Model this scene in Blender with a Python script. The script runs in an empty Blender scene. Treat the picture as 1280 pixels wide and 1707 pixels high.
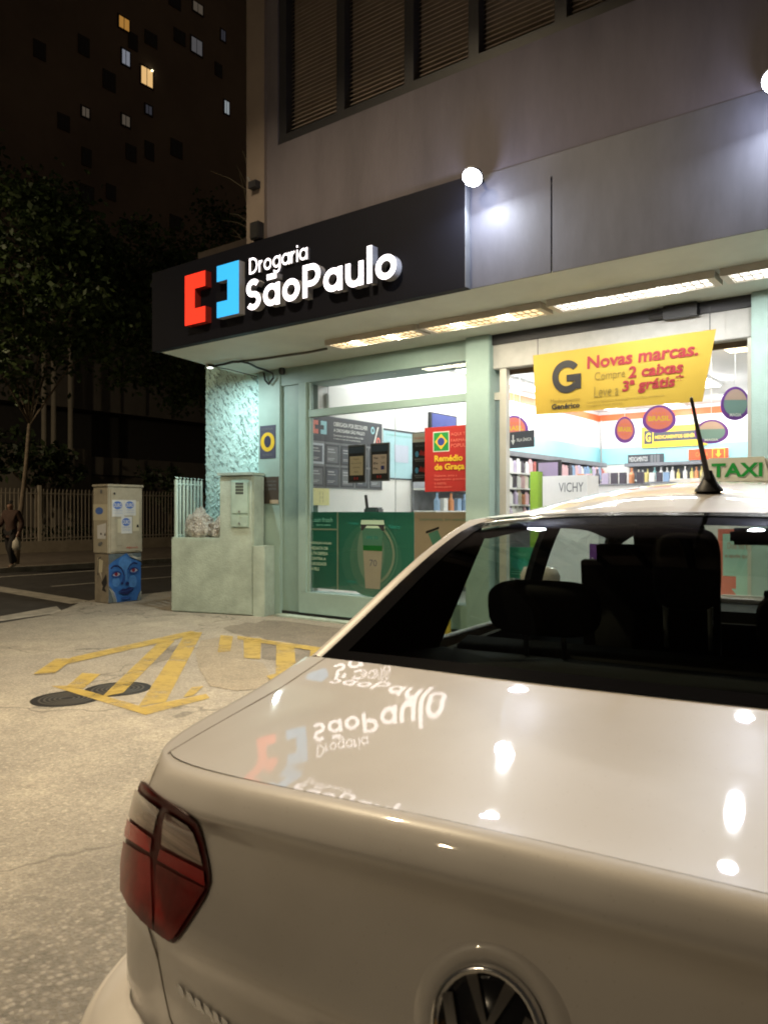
import bpy, bmesh, math, random
from mathutils import Vector, Matrix, noise
from mathutils.bvhtree import BVHTree
random.seed(7)
R_ = math.radians
SC = bpy.context.scene
COL = SC.collection

# ------------------------------------------------------------------ camera
CAM_H = 1.38
THETA = R_(37.35)
FPX, CX, HY = 1282.0, 640.0, 852.0          # focal length, centre column and horizon row of the photograph
cd = bpy.data.cameras.new('camera')
cam = bpy.data.objects.new('camera', cd); COL.objects.link(cam)
cam.location = (0, 0, CAM_H); cam.rotation_euler = (R_(90), 0, THETA)
cd.sensor_fit = 'VERTICAL'; cd.sensor_height = 24.0; cd.lens = 24.0*FPX/1707.0
cd.clip_start = 0.02; cd.clip_end = 600
SC.camera = cam
cd.dof.use_dof = True; cd.dof.focus_distance = 8.5; cd.dof.aperture_fstop = 6.5

# ------------------------------------------------------------------ world (night) and exposure
w = bpy.data.worlds.new('World'); SC.world = w; w.use_nodes = True
nt = w.node_tree; nt.nodes.clear()
sky = nt.nodes.new('ShaderNodeTexSky'); sky.sky_type = 'NISHITA'; sky.sun_disc = False
sky.sun_elevation = R_(2.0); sky.sun_rotation = R_(120)
tint = nt.nodes.new('ShaderNodeMix'); tint.data_type = 'RGBA'; tint.blend_type = 'MIX'
tint.inputs['Factor'].default_value = 0.85
tint.inputs['B'].default_value = (0.62, 0.47, 0.32, 1)      # city glow on low cloud
bg = nt.nodes.new('ShaderNodeBackground'); bg.inputs['Strength'].default_value = 0.036
wo = nt.nodes.new('ShaderNodeOutputWorld')
nt.links.new(sky.outputs[0], tint.inputs['A']); nt.links.new(tint.outputs['Result'], bg.inputs['Color'])
nt.links.new(bg.outputs[0], wo.inputs['Surface'])
SC.view_settings.view_transform = 'Standard'; SC.view_settings.look = 'None'
SC.view_settings.exposure = 0.0; SC.view_settings.gamma = 1.0
SC.render.engine = 'CYCLES'
SC.cycles.use_denoising = True; SC.cycles.filter_width = 1.9
SC.cycles.max_bounces = 7; SC.cycles.diffuse_bounces = 3; SC.cycles.glossy_bounces = 4
SC.cycles.transparent_max_bounces = 12; SC.cycles.sample_clamp_indirect = 6.0
SC.cycles.caustics_reflective = False; SC.cycles.caustics_refractive = False

# light strengths
K_STREET, K_FLOOD, K_WARM, K_COOL, K_SHOP = 420.0, 36.0, 22.0, 27.0, 9.2

# ------------------------------------------------------------------ where a photo ray meets a plane
_F = Vector((-math.sin(THETA), math.cos(THETA), 0)); _R = Vector((math.cos(THETA), math.sin(THETA), 0))
def ray(px, py): return _F + _R*((px-CX)/FPX) + Vector((0, 0, (HY-py)/FPX))
_C = Vector((0, 0, CAM_H))
def onY(px, py, y): r = ray(px, py); return _C + r*(y/r.y)
def onX(px, py, x): r = ray(px, py); return _C + r*(x/r.x)
def onZ(px, py, z=0.0): r = ray(px, py); return _C + r*((z-CAM_H)/r.z)

# ------------------------------------------------------------------ materials
MATS = {}
def nodes_of(name):
    m = bpy.data.materials.new(name); m.use_nodes = True
    return m, m.node_tree, m.node_tree.nodes['Principled BSDF']
def mat(name, col, rough=0.6, metal=0.0, var=0.12, scale=6.0, bump=0.0, bscale=40.0, coat=0.0, spec=0.5, stretch=None):
    if name in MATS: return MATS[name]
    m, t, p = nodes_of(name)
    p.inputs['Roughness'].default_value = rough; p.inputs['Metallic'].default_value = metal
    p.inputs['Specular IOR Level'].default_value = spec
    if coat: p.inputs['Coat Weight'].default_value = coat; p.inputs['Coat Roughness'].default_value = 0.03
    c = (*col, 1)
    tc = t.nodes.new('ShaderNodeTexCoord'); vec = tc.outputs['Object']
    if stretch:
        mp = t.nodes.new('ShaderNodeMapping'); mp.inputs['Scale'].default_value = stretch
        t.links.new(vec, mp.inputs['Vector']); vec = mp.outputs['Vector']
    if var > 0:
        n = t.nodes.new('ShaderNodeTexNoise'); n.inputs['Scale'].default_value = scale; n.inputs['Detail'].default_value = 6
        n.inputs['Roughness'].default_value = 0.65
        t.links.new(vec, n.inputs['Vector'])
        mx = t.nodes.new('ShaderNodeMix'); mx.data_type = 'RGBA'
        mx.inputs['A'].default_value = (*[v*(1-var) for v in col], 1)
        mx.inputs['B'].default_value = (*[min(1, v*(1+var)) for v in col], 1)
        mr = t.nodes.new('ShaderNodeMapRange'); mr.inputs['From Min'].default_value = .3; mr.inputs['From Max'].default_value = .7
        t.links.new(n.outputs['Fac'], mr.inputs['Value']); t.links.new(mr.outputs[0], mx.inputs['Factor'])
        t.links.new(mx.outputs['Result'], p.inputs['Base Color'])
    else: p.inputs['Base Color'].default_value = c
    if bump > 0:
        b = t.nodes.new('ShaderNodeBump'); b.inputs['Strength'].default_value = bump; b.inputs['Distance'].default_value = 0.02
        n2 = t.nodes.new('ShaderNodeTexNoise'); n2.inputs['Scale'].default_value = bscale; n2.inputs['Detail'].default_value = 5
        t.links.new(vec, n2.inputs['Vector']); t.links.new(n2.outputs['Fac'], b.inputs['Height'])
        t.links.new(b.outputs[0], p.inputs['Normal'])
    MATS[name] = m; return m
def emit(name, col, k, base=(.8, .8, .8)):
    if name in MATS: return MATS[name]
    m, t, p = nodes_of(name)
    p.inputs['Base Color'].default_value = (*base, 1); p.inputs['Roughness'].default_value = .4
    p.inputs['Emission Color'].default_value = (*col, 1); p.inputs['Emission Strength'].default_value = k
    MATS[name] = m; return m
def glass(name, tintc, refl=1.0, rough=0.0):
    if name in MATS: return MATS[name]
    m = bpy.data.materials.new(name); m.use_nodes = True; t = m.node_tree; t.nodes.clear()
    o = t.nodes.new('ShaderNodeOutputMaterial'); tr = t.nodes.new('ShaderNodeBsdfTransparent'); gl = t.nodes.new('ShaderNodeBsdfGlossy')
    tr.inputs[0].default_value = (*tintc, 1); gl.inputs['Roughness'].default_value = rough
    fr = t.nodes.new('ShaderNodeFresnel'); fr.inputs['IOR'].default_value = 1.45
    ml = t.nodes.new('ShaderNodeMath'); ml.operation = 'MULTIPLY'; ml.inputs[1].default_value = refl
    mx = t.nodes.new('ShaderNodeMixShader')
    t.links.new(fr.outputs[0], ml.inputs[0]); t.links.new(ml.outputs[0], mx.inputs[0])
    t.links.new(tr.outputs[0], mx.inputs[1]); t.links.new(gl.outputs[0], mx.inputs[2]); t.links.new(mx.outputs[0], o.inputs[0])
    MATS[name] = m; return m

mint = mat('mint_paint', (.29, .41, .38), .55, var=.10, scale=2.2, bump=.12, bscale=60)
mint_dark = mat('mint_paint_frame', (.22, .32, .29), .5, var=.08, scale=3)
mint_wall = mat('mint_paint_low_wall', (.41, .50, .44), .7, var=.26, scale=2.6, bump=.25, bscale=45)
def roughcast():
    m, t, p = nodes_of('turquoise_roughcast'); L = t.links.new; p.inputs['Roughness'].default_value = .8
    tc = t.nodes.new('ShaderNodeTexCoord'); mp = t.nodes.new('ShaderNodeMapping'); mp.inputs['Rotation'].default_value = (0, R_(-48), 0)
    mp2 = t.nodes.new('ShaderNodeMapping'); mp2.inputs['Scale'].default_value = (13, 10, 42)
    n = t.nodes.new('ShaderNodeTexNoise'); n.inputs['Scale'].default_value = 1.0; n.inputs['Detail'].default_value = 3
    L(tc.outputs['Object'], mp.inputs['Vector']); L(mp.outputs[0], mp2.inputs['Vector']); L(mp2.outputs[0], n.inputs['Vector'])
    r = t.nodes.new('ShaderNodeMapRange'); r.inputs['From Min'].default_value = .33; r.inputs['From Max'].default_value = .45; L(n.outputs['Fac'], r.inputs['Value'])
    x = t.nodes.new('ShaderNodeMix'); x.data_type = 'RGBA'; x.inputs['A'].default_value = (.24, .38, .37, 1); x.inputs['B'].default_value = (.56, .84, .82, 1)  # shade in the pits painted into the colour as dark marks
    L(r.outputs[0], x.inputs['Factor']); L(x.outputs['Result'], p.inputs['Base Color'])
    b = t.nodes.new('ShaderNodeBump'); b.inputs['Strength'].default_value = .9; b.inputs['Distance'].default_value = .02; L(r.outputs[0], b.inputs['Height']); L(b.outputs[0], p.inputs['Normal'])
    return m
stucco = roughcast()
canopy_m = mat('canopy_white', (.50, .54, .49), .6, var=.10, scale=1.4)
black_panel = mat('black_panel', (.004, .0045, .009), .6, var=.2, scale=2, spec=.15)
grey_panel = mat('slate_panel', (.068, .071, .094), .55, var=.30, scale=2.4, bump=.06, bscale=20, stretch=(1, 1, .3))
pink_wall = mat('upper_wall_render', (.105, .094, .112), .8, var=.22, scale=2.2, bump=.15, bscale=30, stretch=(1, 1, .22))
tan_wall = mat('corner_pier_render', (.17, .138, .118), .8, var=.12, scale=2)
dark_frame = mat('dark_window_frame', (.018, .018, .022), .5)
slat_m = mat('blind_slat', (.38, .33, .30), .6)
alu = mat('pale_aluminium', (.52, .52, .47), .4, metal=.2, var=.05)
white_in = mat('shop_white_wall', (.80, .79, .76), .55, var=.02)
ceil_m = mat('shop_ceiling', (.70, .70, .68), .7, var=.03)
floor_in = mat('shop_floor_tile', (.55, .54, .50), .25, var=.06)
orange_m = mat('orange_stripe', (.80, .16, .05), .5, var=.04)
blue_band = mat('pale_blue_band', (.34, .66, .70), .5, var=.03)
white_m = mat('white_plastic', (.78, .78, .76), .4, var=.03)
cream_m = mat('cream_print', (.72, .58, .42), .5, var=.03)
black_m = mat('black_plastic', (.012, .012, .013), .5, var=.1)
rubber = mat('rubber', (.02, .02, .02), .8)
steel = mat('grey_steel', (.35, .35, .35), .4, metal=.7)
chrome = mat('chrome', (.75, .75, .76), .12, metal=1.0, var=0)
glow_red = emit('sign_red', (1.0, .035, .012), 1.05, (.6, .03, .02))
glow_blue = emit('sign_blue', (.02, .42, .95), .95, (.05, .35, .6))
glow_white = emit('sign_white', (1.0, .93, 1.0), 2.6)
side_grey = mat('letter_return', (.30, .31, .36), .5, var=.05)
red_side = mat('emblem_return_red', (.25, .02, .015), .5, var=.05)
shop_glass = glass('shop_glass', (.97, .99, .98), .8)

# ------------------------------------------------------------------ mesh building
class MB:
    def __init__(s): s.v = []; s.f = []; s.mi = []; s.m = 0
    def add(s, vs, fs):
        b = len(s.v); s.v.extend(Vector(v) for v in vs)
        for f in fs: s.f.append(tuple(b+i for i in f)); s.mi.append(s.m)
        return s
    def box(s, a, b):
        x0, y0, z0 = [min(a[i], b[i]) for i in range(3)]; x1, y1, z1 = [max(a[i], b[i]) for i in range(3)]
        return s.add([(x0,y0,z0),(x1,y0,z0),(x1,y1,z0),(x0,y1,z0),(x0,y0,z1),(x1,y0,z1),(x1,y1,z1),(x0,y1,z1)],
                     [(0,3,2,1),(4,5,6,7),(0,1,5,4),(1,2,6,5),(2,3,7,6),(3,0,4,7)])
    def prism(s, poly, vec):                      # flat polygon swept along a vector, both caps kept
        n = len(poly); p = [Vector(q) for q in poly]; d = Vector(vec)
        s.add(p + [q+d for q in p], [tuple(range(n))[::-1], tuple(range(n, 2*n))] + [(i, (i+1) % n, n+(i+1) % n, n+i) for i in range(n)])
        return s
    def quad(s, *p): return s.add(p, [tuple(range(len(p)))])
    def tube(s, pts, r, n=8, cap=True):
        pts = [Vector(p) for p in pts]; rs = r if isinstance(r, (list, tuple)) else [r]*len(pts)
        rings = []; up = Vector((0, 0, 1))
        for i, p in enumerate(pts):
            d = (pts[min(i+1, len(pts)-1)] - pts[max(i-1, 0)]).normalized()
            a = d.cross(up if abs(d.z) < .95 else Vector((1, 0, 0))).normalized(); b = d.cross(a)
            rings.append([p + (a*math.cos(2*math.pi*k/n) + b*math.sin(2*math.pi*k/n))*rs[i] for k in range(n)])
        fs = [(i*n+k, i*n+(k+1) % n, (i+1)*n+(k+1) % n, (i+1)*n+k) for i in range(len(pts)-1) for k in range(n)]
        if cap: fs += [tuple(range(n))[::-1], tuple(range((len(pts)-1)*n, len(pts)*n))]
        return s.add([v for r_ in rings for v in r_], fs)
    def grid(s, g):                               # rows of points
        n = len(g[0])
        return s.add([p for r_ in g for p in r_], [(i*n+k, i*n+k+1, (i+1)*n+k+1, (i+1)*n+k) for i in range(len(g)-1) for k in range(n-1)])
    def lathe(s, prof, c=(0, 0, 0), n=16):
        c = Vector(c)
        g = [[c + Vector((r*math.cos(2*math.pi*k/n), r*math.sin(2*math.pi*k/n), z)) for k in range(n+1)] for r, z in prof]
        return s.grid(g)
    def build(s, name, m, parent=None, smooth=False, local=False, bevel=0.0, merge=False):
        vs = s.v
        if parent is not None and not local:
            inv = wm(parent).inverted(); vs = [inv @ v for v in vs]
        me = bpy.data.meshes.new(name); me.from_pydata([tuple(v) for v in vs], [], s.f)
        ms = m if isinstance(m, (list, tuple)) else [m]
        for q in ms: me.materials.append(q)
        if len(ms) > 1: me.polygons.foreach_set('material_index', s.mi)
        if merge or bevel:
            bm = bmesh.new(); bm.from_mesh(me)
            bmesh.ops.remove_doubles(bm, verts=bm.verts, dist=1e-4); bmesh.ops.recalc_face_normals(bm, faces=bm.faces)
            if bevel: bmesh.ops.bevel(bm, geom=list(bm.edges), offset=bevel, segments=2, affect='EDGES', clamp_overlap=True)
            bm.to_mesh(me); bm.free()
        if smooth: me.polygons.foreach_set('use_smooth', [True]*len(me.polygons))
        me.update()
        o = bpy.data.objects.new(name, me); COL.objects.link(o)
        if parent is not None: o.parent = parent
        return o
def wm(o):
    m = o.matrix_basis.copy()
    return wm(o.parent) @ m if o.parent else m
def tag(o, label=None, cat=None, group=None, kind=None):
    if label: o['label'] = label
    if cat: o['category'] = cat
    if group: o['group'] = group
    if kind: o['kind'] = kind
    return o
def thing(name, label, cat, loc=(0, 0, 0), rz=0.0, group=None):
    o = bpy.data.objects.new(name, None); COL.objects.link(o)
    o.location = loc; o.rotation_euler = (0, 0, rz); o.empty_display_size = .1
    return tag(o, label, cat, group)
def copy_tree(o, parent=None):
    c = o.copy(); COL.objects.link(c)
    if parent: c.parent = parent
    for ch in list(o.children): copy_tree(ch, c)
    return c

X_, Y_, Z_ = Vector((1, 0, 0)), Vector((0, 1, 0)), Vector((0, 0, 1))
def text(s, m, parent, org, right, up, depth=.002, bold=0.0, lift=.003, name='lettering', local=False, shear=0.0):
    """lettering fitted into the parallelogram org, right, up; faces right x up"""
    cu = bpy.data.curves.new('t', 'FONT'); cu.body = s; cu.offset = bold; cu.align_x = 'LEFT'; cu.shear = shear; cu.resolution_u = 3
    to = bpy.data.objects.new('t', cu); COL.objects.link(to)
    dg = bpy.context.evaluated_depsgraph_get(); me = bpy.data.meshes.new_from_object(to.evaluated_get(dg))
    bpy.data.objects.remove(to); bpy.data.curves.remove(cu)
    xs = [v.co.x for v in me.vertices]; ys = [v.co.y for v in me.vertices]
    x0, x1, y0, y1 = min(xs), max(xs), min(ys), max(ys)
    org, right, up = Vector(org), Vector(right), Vector(up); n = right.cross(up).normalized()
    b = MB(); b.v = [org + right*((v.co.x-x0)/(x1-x0)) + up*((v.co.y-y0)/(y1-y0)) + n*lift for v in me.vertices]
    b.f = [tuple(p.vertices) for p in me.polygons]; b.mi = [0]*len(b.f)
    bpy.data.meshes.remove(me)
    return b.build(name, m, parent, local=local)
def panel(b, org, right, up, u0, v0, u1, v1, lift=.002):
    """rectangle in the unit coordinates of a sign face"""
    org, right, up = Vector(org), Vector(right), Vector(up); n = right.cross(up).normalized()*lift
    return b.quad(*[org + right*u + up*v + n for u, v in ((u0, v0), (u1, v0), (u1, v1), (u0, v1))])
def blob(b, org, right, up, cu, cv, ru, rv, lift=.002, n=24, a0=0, a1=2*math.pi):
    org, right, up = Vector(org), Vector(right), Vector(up); nn = right.cross(up).normalized()*lift
    return b.quad(*[org + right*(cu+ru*math.cos(a0+(a1-a0)*k/n)) + up*(cv+rv*math.sin(a0+(a1-a0)*k/n)) + nn for k in range(n if a1-a0 > 6.2 else n+1)])
def ink(name, col, rough=.5): return mat(name, col, rough, var=.03)

# strokes -> flat extruded lettering for the big sign and the car emblem
def arc(cx, cy, r, a0, a1, n=14, ry=None):
    ry = ry or r
    return [(cx + r*math.cos(R_(a0+(a1-a0)*i/n)), cy + ry*math.sin(R_(a0+(a1-a0)*i/n))) for i in range(n+1)]
def stroke(b, pts, w_, to3, depth, face, side, zoff=0.0, closed=False):
    n = len(pts); L = []; Rr = []
    for i, p in enumerate(pts):
        a = pts[(i-1) % n] if (closed or i > 0) else p; c = pts[(i+1) % n] if (closed or i < n-1) else p
        d = Vector((c[0]-a[0], c[1]-a[1])).normalized(); nn = Vector((-d.y, d.x))*w_/2
        L.append(Vector(p)+nn); Rr.append(Vector(p)-nn)
    m_ = n if closed else n-1
    V = [to3(q.x, q.y, depth+zoff) for q in L] + [to3(q.x, q.y, depth+zoff) for q in Rr] + [to3(q.x, q.y, 0) for q in L] + [to3(q.x, q.y, 0) for q in Rr]
    b0 = len(b.v); b.v.extend(V)
    for i in range(m_):
        j = (i+1) % n
        b.f.append((b0+n+i, b0+n+j, b0+j, b0+i)); b.mi.append(face)
        b.f.append((b0+i, b0+j, b0+2*n+j, b0+2*n+i)); b.mi.append(side)
        b.f.append((b0+n+j, b0+n+i, b0+3*n+i, b0+3*n+j)); b.mi.append(side)
    if not closed:
        for i in (0, n-1): b.f.append((b0+i, b0+2*n+i, b0+3*n+i, b0+n+i)); b.mi.append(side)
def glyph(c, w_):
    h = w_/2; r = .5-h; cap = 1.42; asc = 1.52
    ring = ('c', arc(.5, .5, r, 0, 360, 28)[:-1])
    if c == 'o': return [ring], 1.0
    if c in 'aã':
        g = [ring, ('l', [(1-h, 0), (1-h, 1)])]
        if c == 'ã': g.append(('l', [(.22, 1.32), (.80, 1.32)]))
        return g, 1.0
    if c == 'u': return [('l', [(h, 1), (h, .44)] + arc(.46, .44, .46-h, 180, 360, 16) + [(.92-h, .46)]), ('l', [(.92-h, 0), (.92-h, 1)])], .92
    if c == 'l': return [('l', [(h, 0), (h, asc)])], w_
    if c == 'i': return [('l', [(h, 0), (h, 1)]), ('l', [(h, 1.2), (h, 1.2+w_)])], w_
    if c == 'P': return [('l', [(h, 0), (h, cap)]), ('l', [(h, cap-h), (.50, cap-h)] + arc(.50, cap-h-.36, .36, 90, -90, 16) + [(.50, cap-h-.72), (h, cap-h-.72)])], .50+.36+h
    if c == 'D': return [('l', [(h, 0), (h, cap)]), ('l', [(h, cap-h), (.42, cap-h)] + arc(.42, cap/2, cap/2-h, 90, -90, 18) + [(.42, h), (h, h)])], .42+cap/2
    if c == 'r': return [('l', [(h, 0), (h, 1)]), ('l', arc(.5, .5, .5-h, 180, 95, 10))], .52
    if c == 'g': return [ring, ('l', [(1-h, 1), (1-h, .02)] + arc(.5, .02, .5-h, 0, -150, 14))], 1.0
    if c == 'S': return [('l', arc(.46, cap-h-.29, .31, 35, 250, 14, .29) + arc(.46, h+.30, .34, 75, -145, 14, .30))], .92
    return [], .4
def write_strokes(b, s, w_, to3, depth, face, side, gap=.17):
    x = 0.0; k = 0
    for c in s:
        g, adv = glyph(c, w_)
        for kind, pts in g:
            k += 1
            stroke(b, [(x+p[0], p[1]) for p in pts], w_, to3, depth, face, side, .0006*(k % 3), kind == 'c')
        x += adv + gap
    return x - gap
def strokes_width(s, w_, gap=.17): return sum(glyph(c, w_)[1]+gap for c in s)-gap

# ================================================================== THE SETTING
def concrete(name, base, warm):
    m, t, p = nodes_of(name); L = t.links.new
    tc = t.nodes.new('ShaderNodeTexCoord')
    def noi(sc, de=6, ro=.6):
        n = t.nodes.new('ShaderNodeTexNoise'); n.inputs['Scale'].default_value = sc; n.inputs['Detail'].default_value = de
        n.inputs['Roughness'].default_value = ro; L(tc.outputs['Object'], n.inputs['Vector']); return n.outputs['Fac']
    def rng(v, a, b, c=0., d=1.):
        r = t.nodes.new('ShaderNodeMapRange'); L(v, r.inputs['Value'])
        for k, q in zip(('From Min', 'From Max', 'To Min', 'To Max'), (a, b, c, d)): r.inputs[k].default_value = q
        return r.outputs[0]
    def mix(f, a, b, bt='MIX'):
        x = t.nodes.new('ShaderNodeMix'); x.data_type = 'RGBA'; x.blend_type = bt
        if isinstance(f, float): x.inputs['Factor'].default_value = f
        else: L(f, x.inputs['Factor'])
        for q, v in (('A', a), ('B', b)):
            if isinstance(v, tuple): x.inputs[q].default_value = (*v, 1)
            else: L(v, x.inputs[q])
        return x.outputs['Result']
    c = mix(rng(noi(.55, 5), .35, .65), tuple(v*.80 for v in base), warm)
    c = mix(rng(noi(3.2, 6, .7), .4, .75), c, tuple(v*.62 for v in base))
    vo = t.nodes.new('ShaderNodeTexVoronoi'); vo.inputs['Scale'].default_value = 75; L(tc.outputs['Object'], vo.inputs['Vector'])
    bw = t.nodes.new('ShaderNodeRGBToBW'); L(vo.outputs['Color'], bw.inputs[0])
    c = mix(rng(bw.outputs[0], .15, .85, .0, .55), c, tuple(v*.42 for v in base))
    c = mix(rng(noi(38, 4, .8), .52, .72, 0, .7), c, tuple(min(1, v*1.45) for v in warm))
    vc = t.nodes.new('ShaderNodeTexVoronoi'); vc.feature = 'DISTANCE_TO_EDGE'; vc.inputs['Scale'].default_value = .42
    wv = t.nodes.new('ShaderNodeVectorMath'); wv.operation = 'ADD'
    nz = t.nodes.new('ShaderNodeTexNoise'); nz.inputs['Scale'].default_value = 2.5; L(tc.outputs['Object'], nz.inputs['Vector'])
    L(tc.outputs['Object'], wv.inputs[0]); L(nz.outputs['Color'], wv.inputs[1]); L(wv.outputs[0], vc.inputs['Vector'])
    c = mix(rng(vc.outputs['Distance'], 0, .012, .65, 0), c, tuple(v*.22 for v in base))
    c = mix(rng(noi(1.1, 8, .72), .60, .74, 0, .6), c, tuple(v*.34 for v in base))       # oil and damp stains
    if name == 'worn_concrete':                 # coarse worn aggregate; its dark tone also paints in lamp falloff near the camera
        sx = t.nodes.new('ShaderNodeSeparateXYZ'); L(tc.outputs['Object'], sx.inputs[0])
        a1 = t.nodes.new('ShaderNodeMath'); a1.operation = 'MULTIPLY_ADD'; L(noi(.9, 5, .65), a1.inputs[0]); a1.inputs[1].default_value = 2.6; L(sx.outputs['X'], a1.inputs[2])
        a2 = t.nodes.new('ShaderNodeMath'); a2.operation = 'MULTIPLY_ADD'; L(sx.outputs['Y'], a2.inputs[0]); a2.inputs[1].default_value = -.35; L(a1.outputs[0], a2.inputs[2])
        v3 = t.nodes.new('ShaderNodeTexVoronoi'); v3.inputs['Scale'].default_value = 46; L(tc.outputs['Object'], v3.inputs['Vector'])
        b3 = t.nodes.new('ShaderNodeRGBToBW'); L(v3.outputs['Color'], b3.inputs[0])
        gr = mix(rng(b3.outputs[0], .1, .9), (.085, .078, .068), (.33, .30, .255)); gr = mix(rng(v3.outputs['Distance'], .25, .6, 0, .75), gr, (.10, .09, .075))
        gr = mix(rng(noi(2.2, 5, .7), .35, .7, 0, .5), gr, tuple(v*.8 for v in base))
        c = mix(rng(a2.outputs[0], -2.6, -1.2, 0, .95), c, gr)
    L(c, p.inputs['Base Color']); p.inputs['Roughness'].default_value = .85
    b = t.nodes.new('ShaderNodeBump'); b.inputs['Strength'].default_value = .55; b.inputs['Distance'].default_value = .008
    ad = t.nodes.new('ShaderNodeMath'); ad.operation = 'ADD'; L(noi(60, 6, .75), ad.inputs[0]); L(vo.outputs['Distance'], ad.inputs[1])
    L(ad.outputs[0], b.inputs['Height']); L(b.outputs[0], p.inputs['Normal'])
    return m
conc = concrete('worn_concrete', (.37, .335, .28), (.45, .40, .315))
asphalt = mat('asphalt', (.055, .05, .045), .8, var=.3, scale=4, bump=.4, bscale=120)
pave = mat('far_pavement', (.16, .13, .10), .9, var=.3, scale=3, bump=.3)
kerb_m = mat('kerb_stone', (.30, .27, .22), .85, var=.25, scale=4, bump=.3)
road_paint = mat('road_paint', (.45, .42, .36), .7, var=.35, scale=5)

ST = lambda o: tag(o, kind='structure')
gmat = mat('dark_soil', (.06, .05, .04), .9, var=.3, scale=.5)
ST(MB().quad((-250, -250, -.22), (250, -250, -.22), (250, 250, -.22), (-250, 250, -.22)).build('ground', gmat))
KERB = [(-8.6, -40), (-8.6, 1.0), (-9.0, 3.2), (-9.44, 4.63), (-9.72, 5.55), (-10.3, 6.2), (-10.8, 6.7), (-10.95, 7.6), (-11, 9), (-11, 90)]
fc = MB(); fc.prism([(x, y, -.215) for x, y in KERB[::-1]] + [(40, -40, -.215), (40, 90, -.215)], (0, 0, .215))
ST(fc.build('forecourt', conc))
ST(MB().box((-19.0, -90, -.20), (-8.0, 120, -.13)).build('road', asphalt))
kb = MB()
for (a, b) in zip(KERB[:-1], KERB[1:]):
    d = Vector((b[0]-a[0], b[1]-a[1], 0)).normalized(); n = Vector((-d.y, d.x, 0))
    A, B = Vector((*a, 0)), Vector((*b, 0))
    kb.prism([A + Vector((0, 0, -.21)) + n*.004, B + Vector((0, 0, -.21)) + n*.004, B + Vector((0, 0, -.21)) + n*.14, A + Vector((0, 0, -.21)) + n*.14], (0, 0, .205))
ST(kb.build('near_kerb', kerb_m))
ST(MB().box((-26.5, -90, -.21), (-19.16, 120, -.012)).build('far_pavement', pave))
ST(MB().box((-19.16, -90, -.21), (-19.0, 120, -.004)).build('far_kerb', kerb_m))
rm = MB()
def ground_line(b, p, q, wd, z):
    p, q = Vector((p[0], p[1], z)), Vector((q[0], q[1], z)); d = (q-p).normalized(); n = Vector((-d.y, d.x, 0))*wd/2
    b.quad(p-n, q-n, q+n, p+n)
ground_line(rm, (-17.9, -10), (-17.9, 70), .14, -.126)
ground_line(rm, (-14.8, 8.3), (-14.9, 60), .12, -.126)
a_, b_ = onZ(0, 977, -.126), onZ(138, 1003, -.126)
ground_line(rm, (a_.x-3, a_.y+.1), (b_.x, b_.y), .42, -.1255)
rm.quad(*[onZ(px, py, -.125) for px, py in ((0, 1034), (106, 1019), (95, 1009), (0, 1026))][::1])
ST(rm.build('road_marking', road_paint))

# worn yellow no-parking hatch on the forecourt
def worn_paint(name, col):
    m = bpy.data.materials.new(name); m.use_nodes = True; t = m.node_tree; p = t.nodes['Principled BSDF']
    p.inputs['Base Color'].default_value = (*col, 1); p.inputs['Roughness'].default_value = .7
    tr = t.nodes.new('ShaderNodeBsdfTransparent'); mx = t.nodes.new('ShaderNodeMixShader'); tc = t.nodes.new('ShaderNodeTexCoord')
    n = t.nodes.new('ShaderNodeTexNoise'); n.inputs['Scale'].default_value = 3.4; n.inputs['Detail'].default_value = 10; n.inputs['Roughness'].default_value = .72
    r = t.nodes.new('ShaderNodeMapRange'); r.inputs['From Min'].default_value = .46; r.inputs['From Max'].default_value = .66
    r.inputs['To Min'].default_value = .80; r.inputs['To Max'].default_value = .30
    t.links.new(tc.outputs['Object'], n.inputs['Vector']); t.links.new(n.outputs['Fac'], r.inputs['Value'])
    t.links.new(r.outputs[0], mx.inputs[0]); t.links.new(tr.outputs[0], mx.inputs[1]); t.links.new(p.outputs[0], mx.inputs[2])
    t.links.new(mx.outputs[0], t.nodes['Material Output'].inputs['Surface']); return m
yel = worn_paint('worn_yellow_paint', (.48, .34, .075))
hm = MB(); hz = .004
for i, poly in enumerate([
        [(86, 1142), (116, 1141), (250, 1180), (243, 1190)], [(243, 1190), (236, 1177), (344, 1155), (350, 1162)],
        [(231, 1176), (277, 1168), (338, 1052), (311, 1053)], [(170, 1160), (206, 1153), (292, 1066), (267, 1067)],
        [(112, 1142), (140, 1146), (168, 1122), (138, 1120)], [(100, 1108), (120, 1094), (318, 1050), (336, 1054)],
        [(306, 1160), (322, 1158), (340, 1142), (320, 1144)], [(363, 1086), (384, 1084), (389, 1059), (368, 1057)],
        [(407, 1095), (434, 1097), (436, 1062), (406, 1062)], [(460, 1121), (493, 1114), (491, 1075), (461, 1072)],
        [(516, 1098), (533, 1094), (541, 1080), (518, 1079)], [(396, 1058), (560, 1081), (556, 1088), (396, 1064)],
        [(444, 1125), (453, 1133), (524, 1115), (514, 1107)], [(56, 1122), (92, 1120), (124, 1096), (94, 1096)]]):
    hm.quad(*[onZ(px, py, hz+.0006*i) for px, py in poly])
ST(hm.build('hatch_marking', yel))
pt = MB()
patch_m = concrete('patched_concrete', (.36, .31, .23), (.42, .35, .25))
pt.quad(*[onZ(px, py, .0035) for px, py in ((335, 1066), (372, 1060), (402, 1064), (405, 1095), (440, 1104), (452, 1128), (440, 1146), (395, 1150), (350, 1142), (332, 1112), (326, 1086))])
ST(pt.build('concrete_patch', patch_m))
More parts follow.
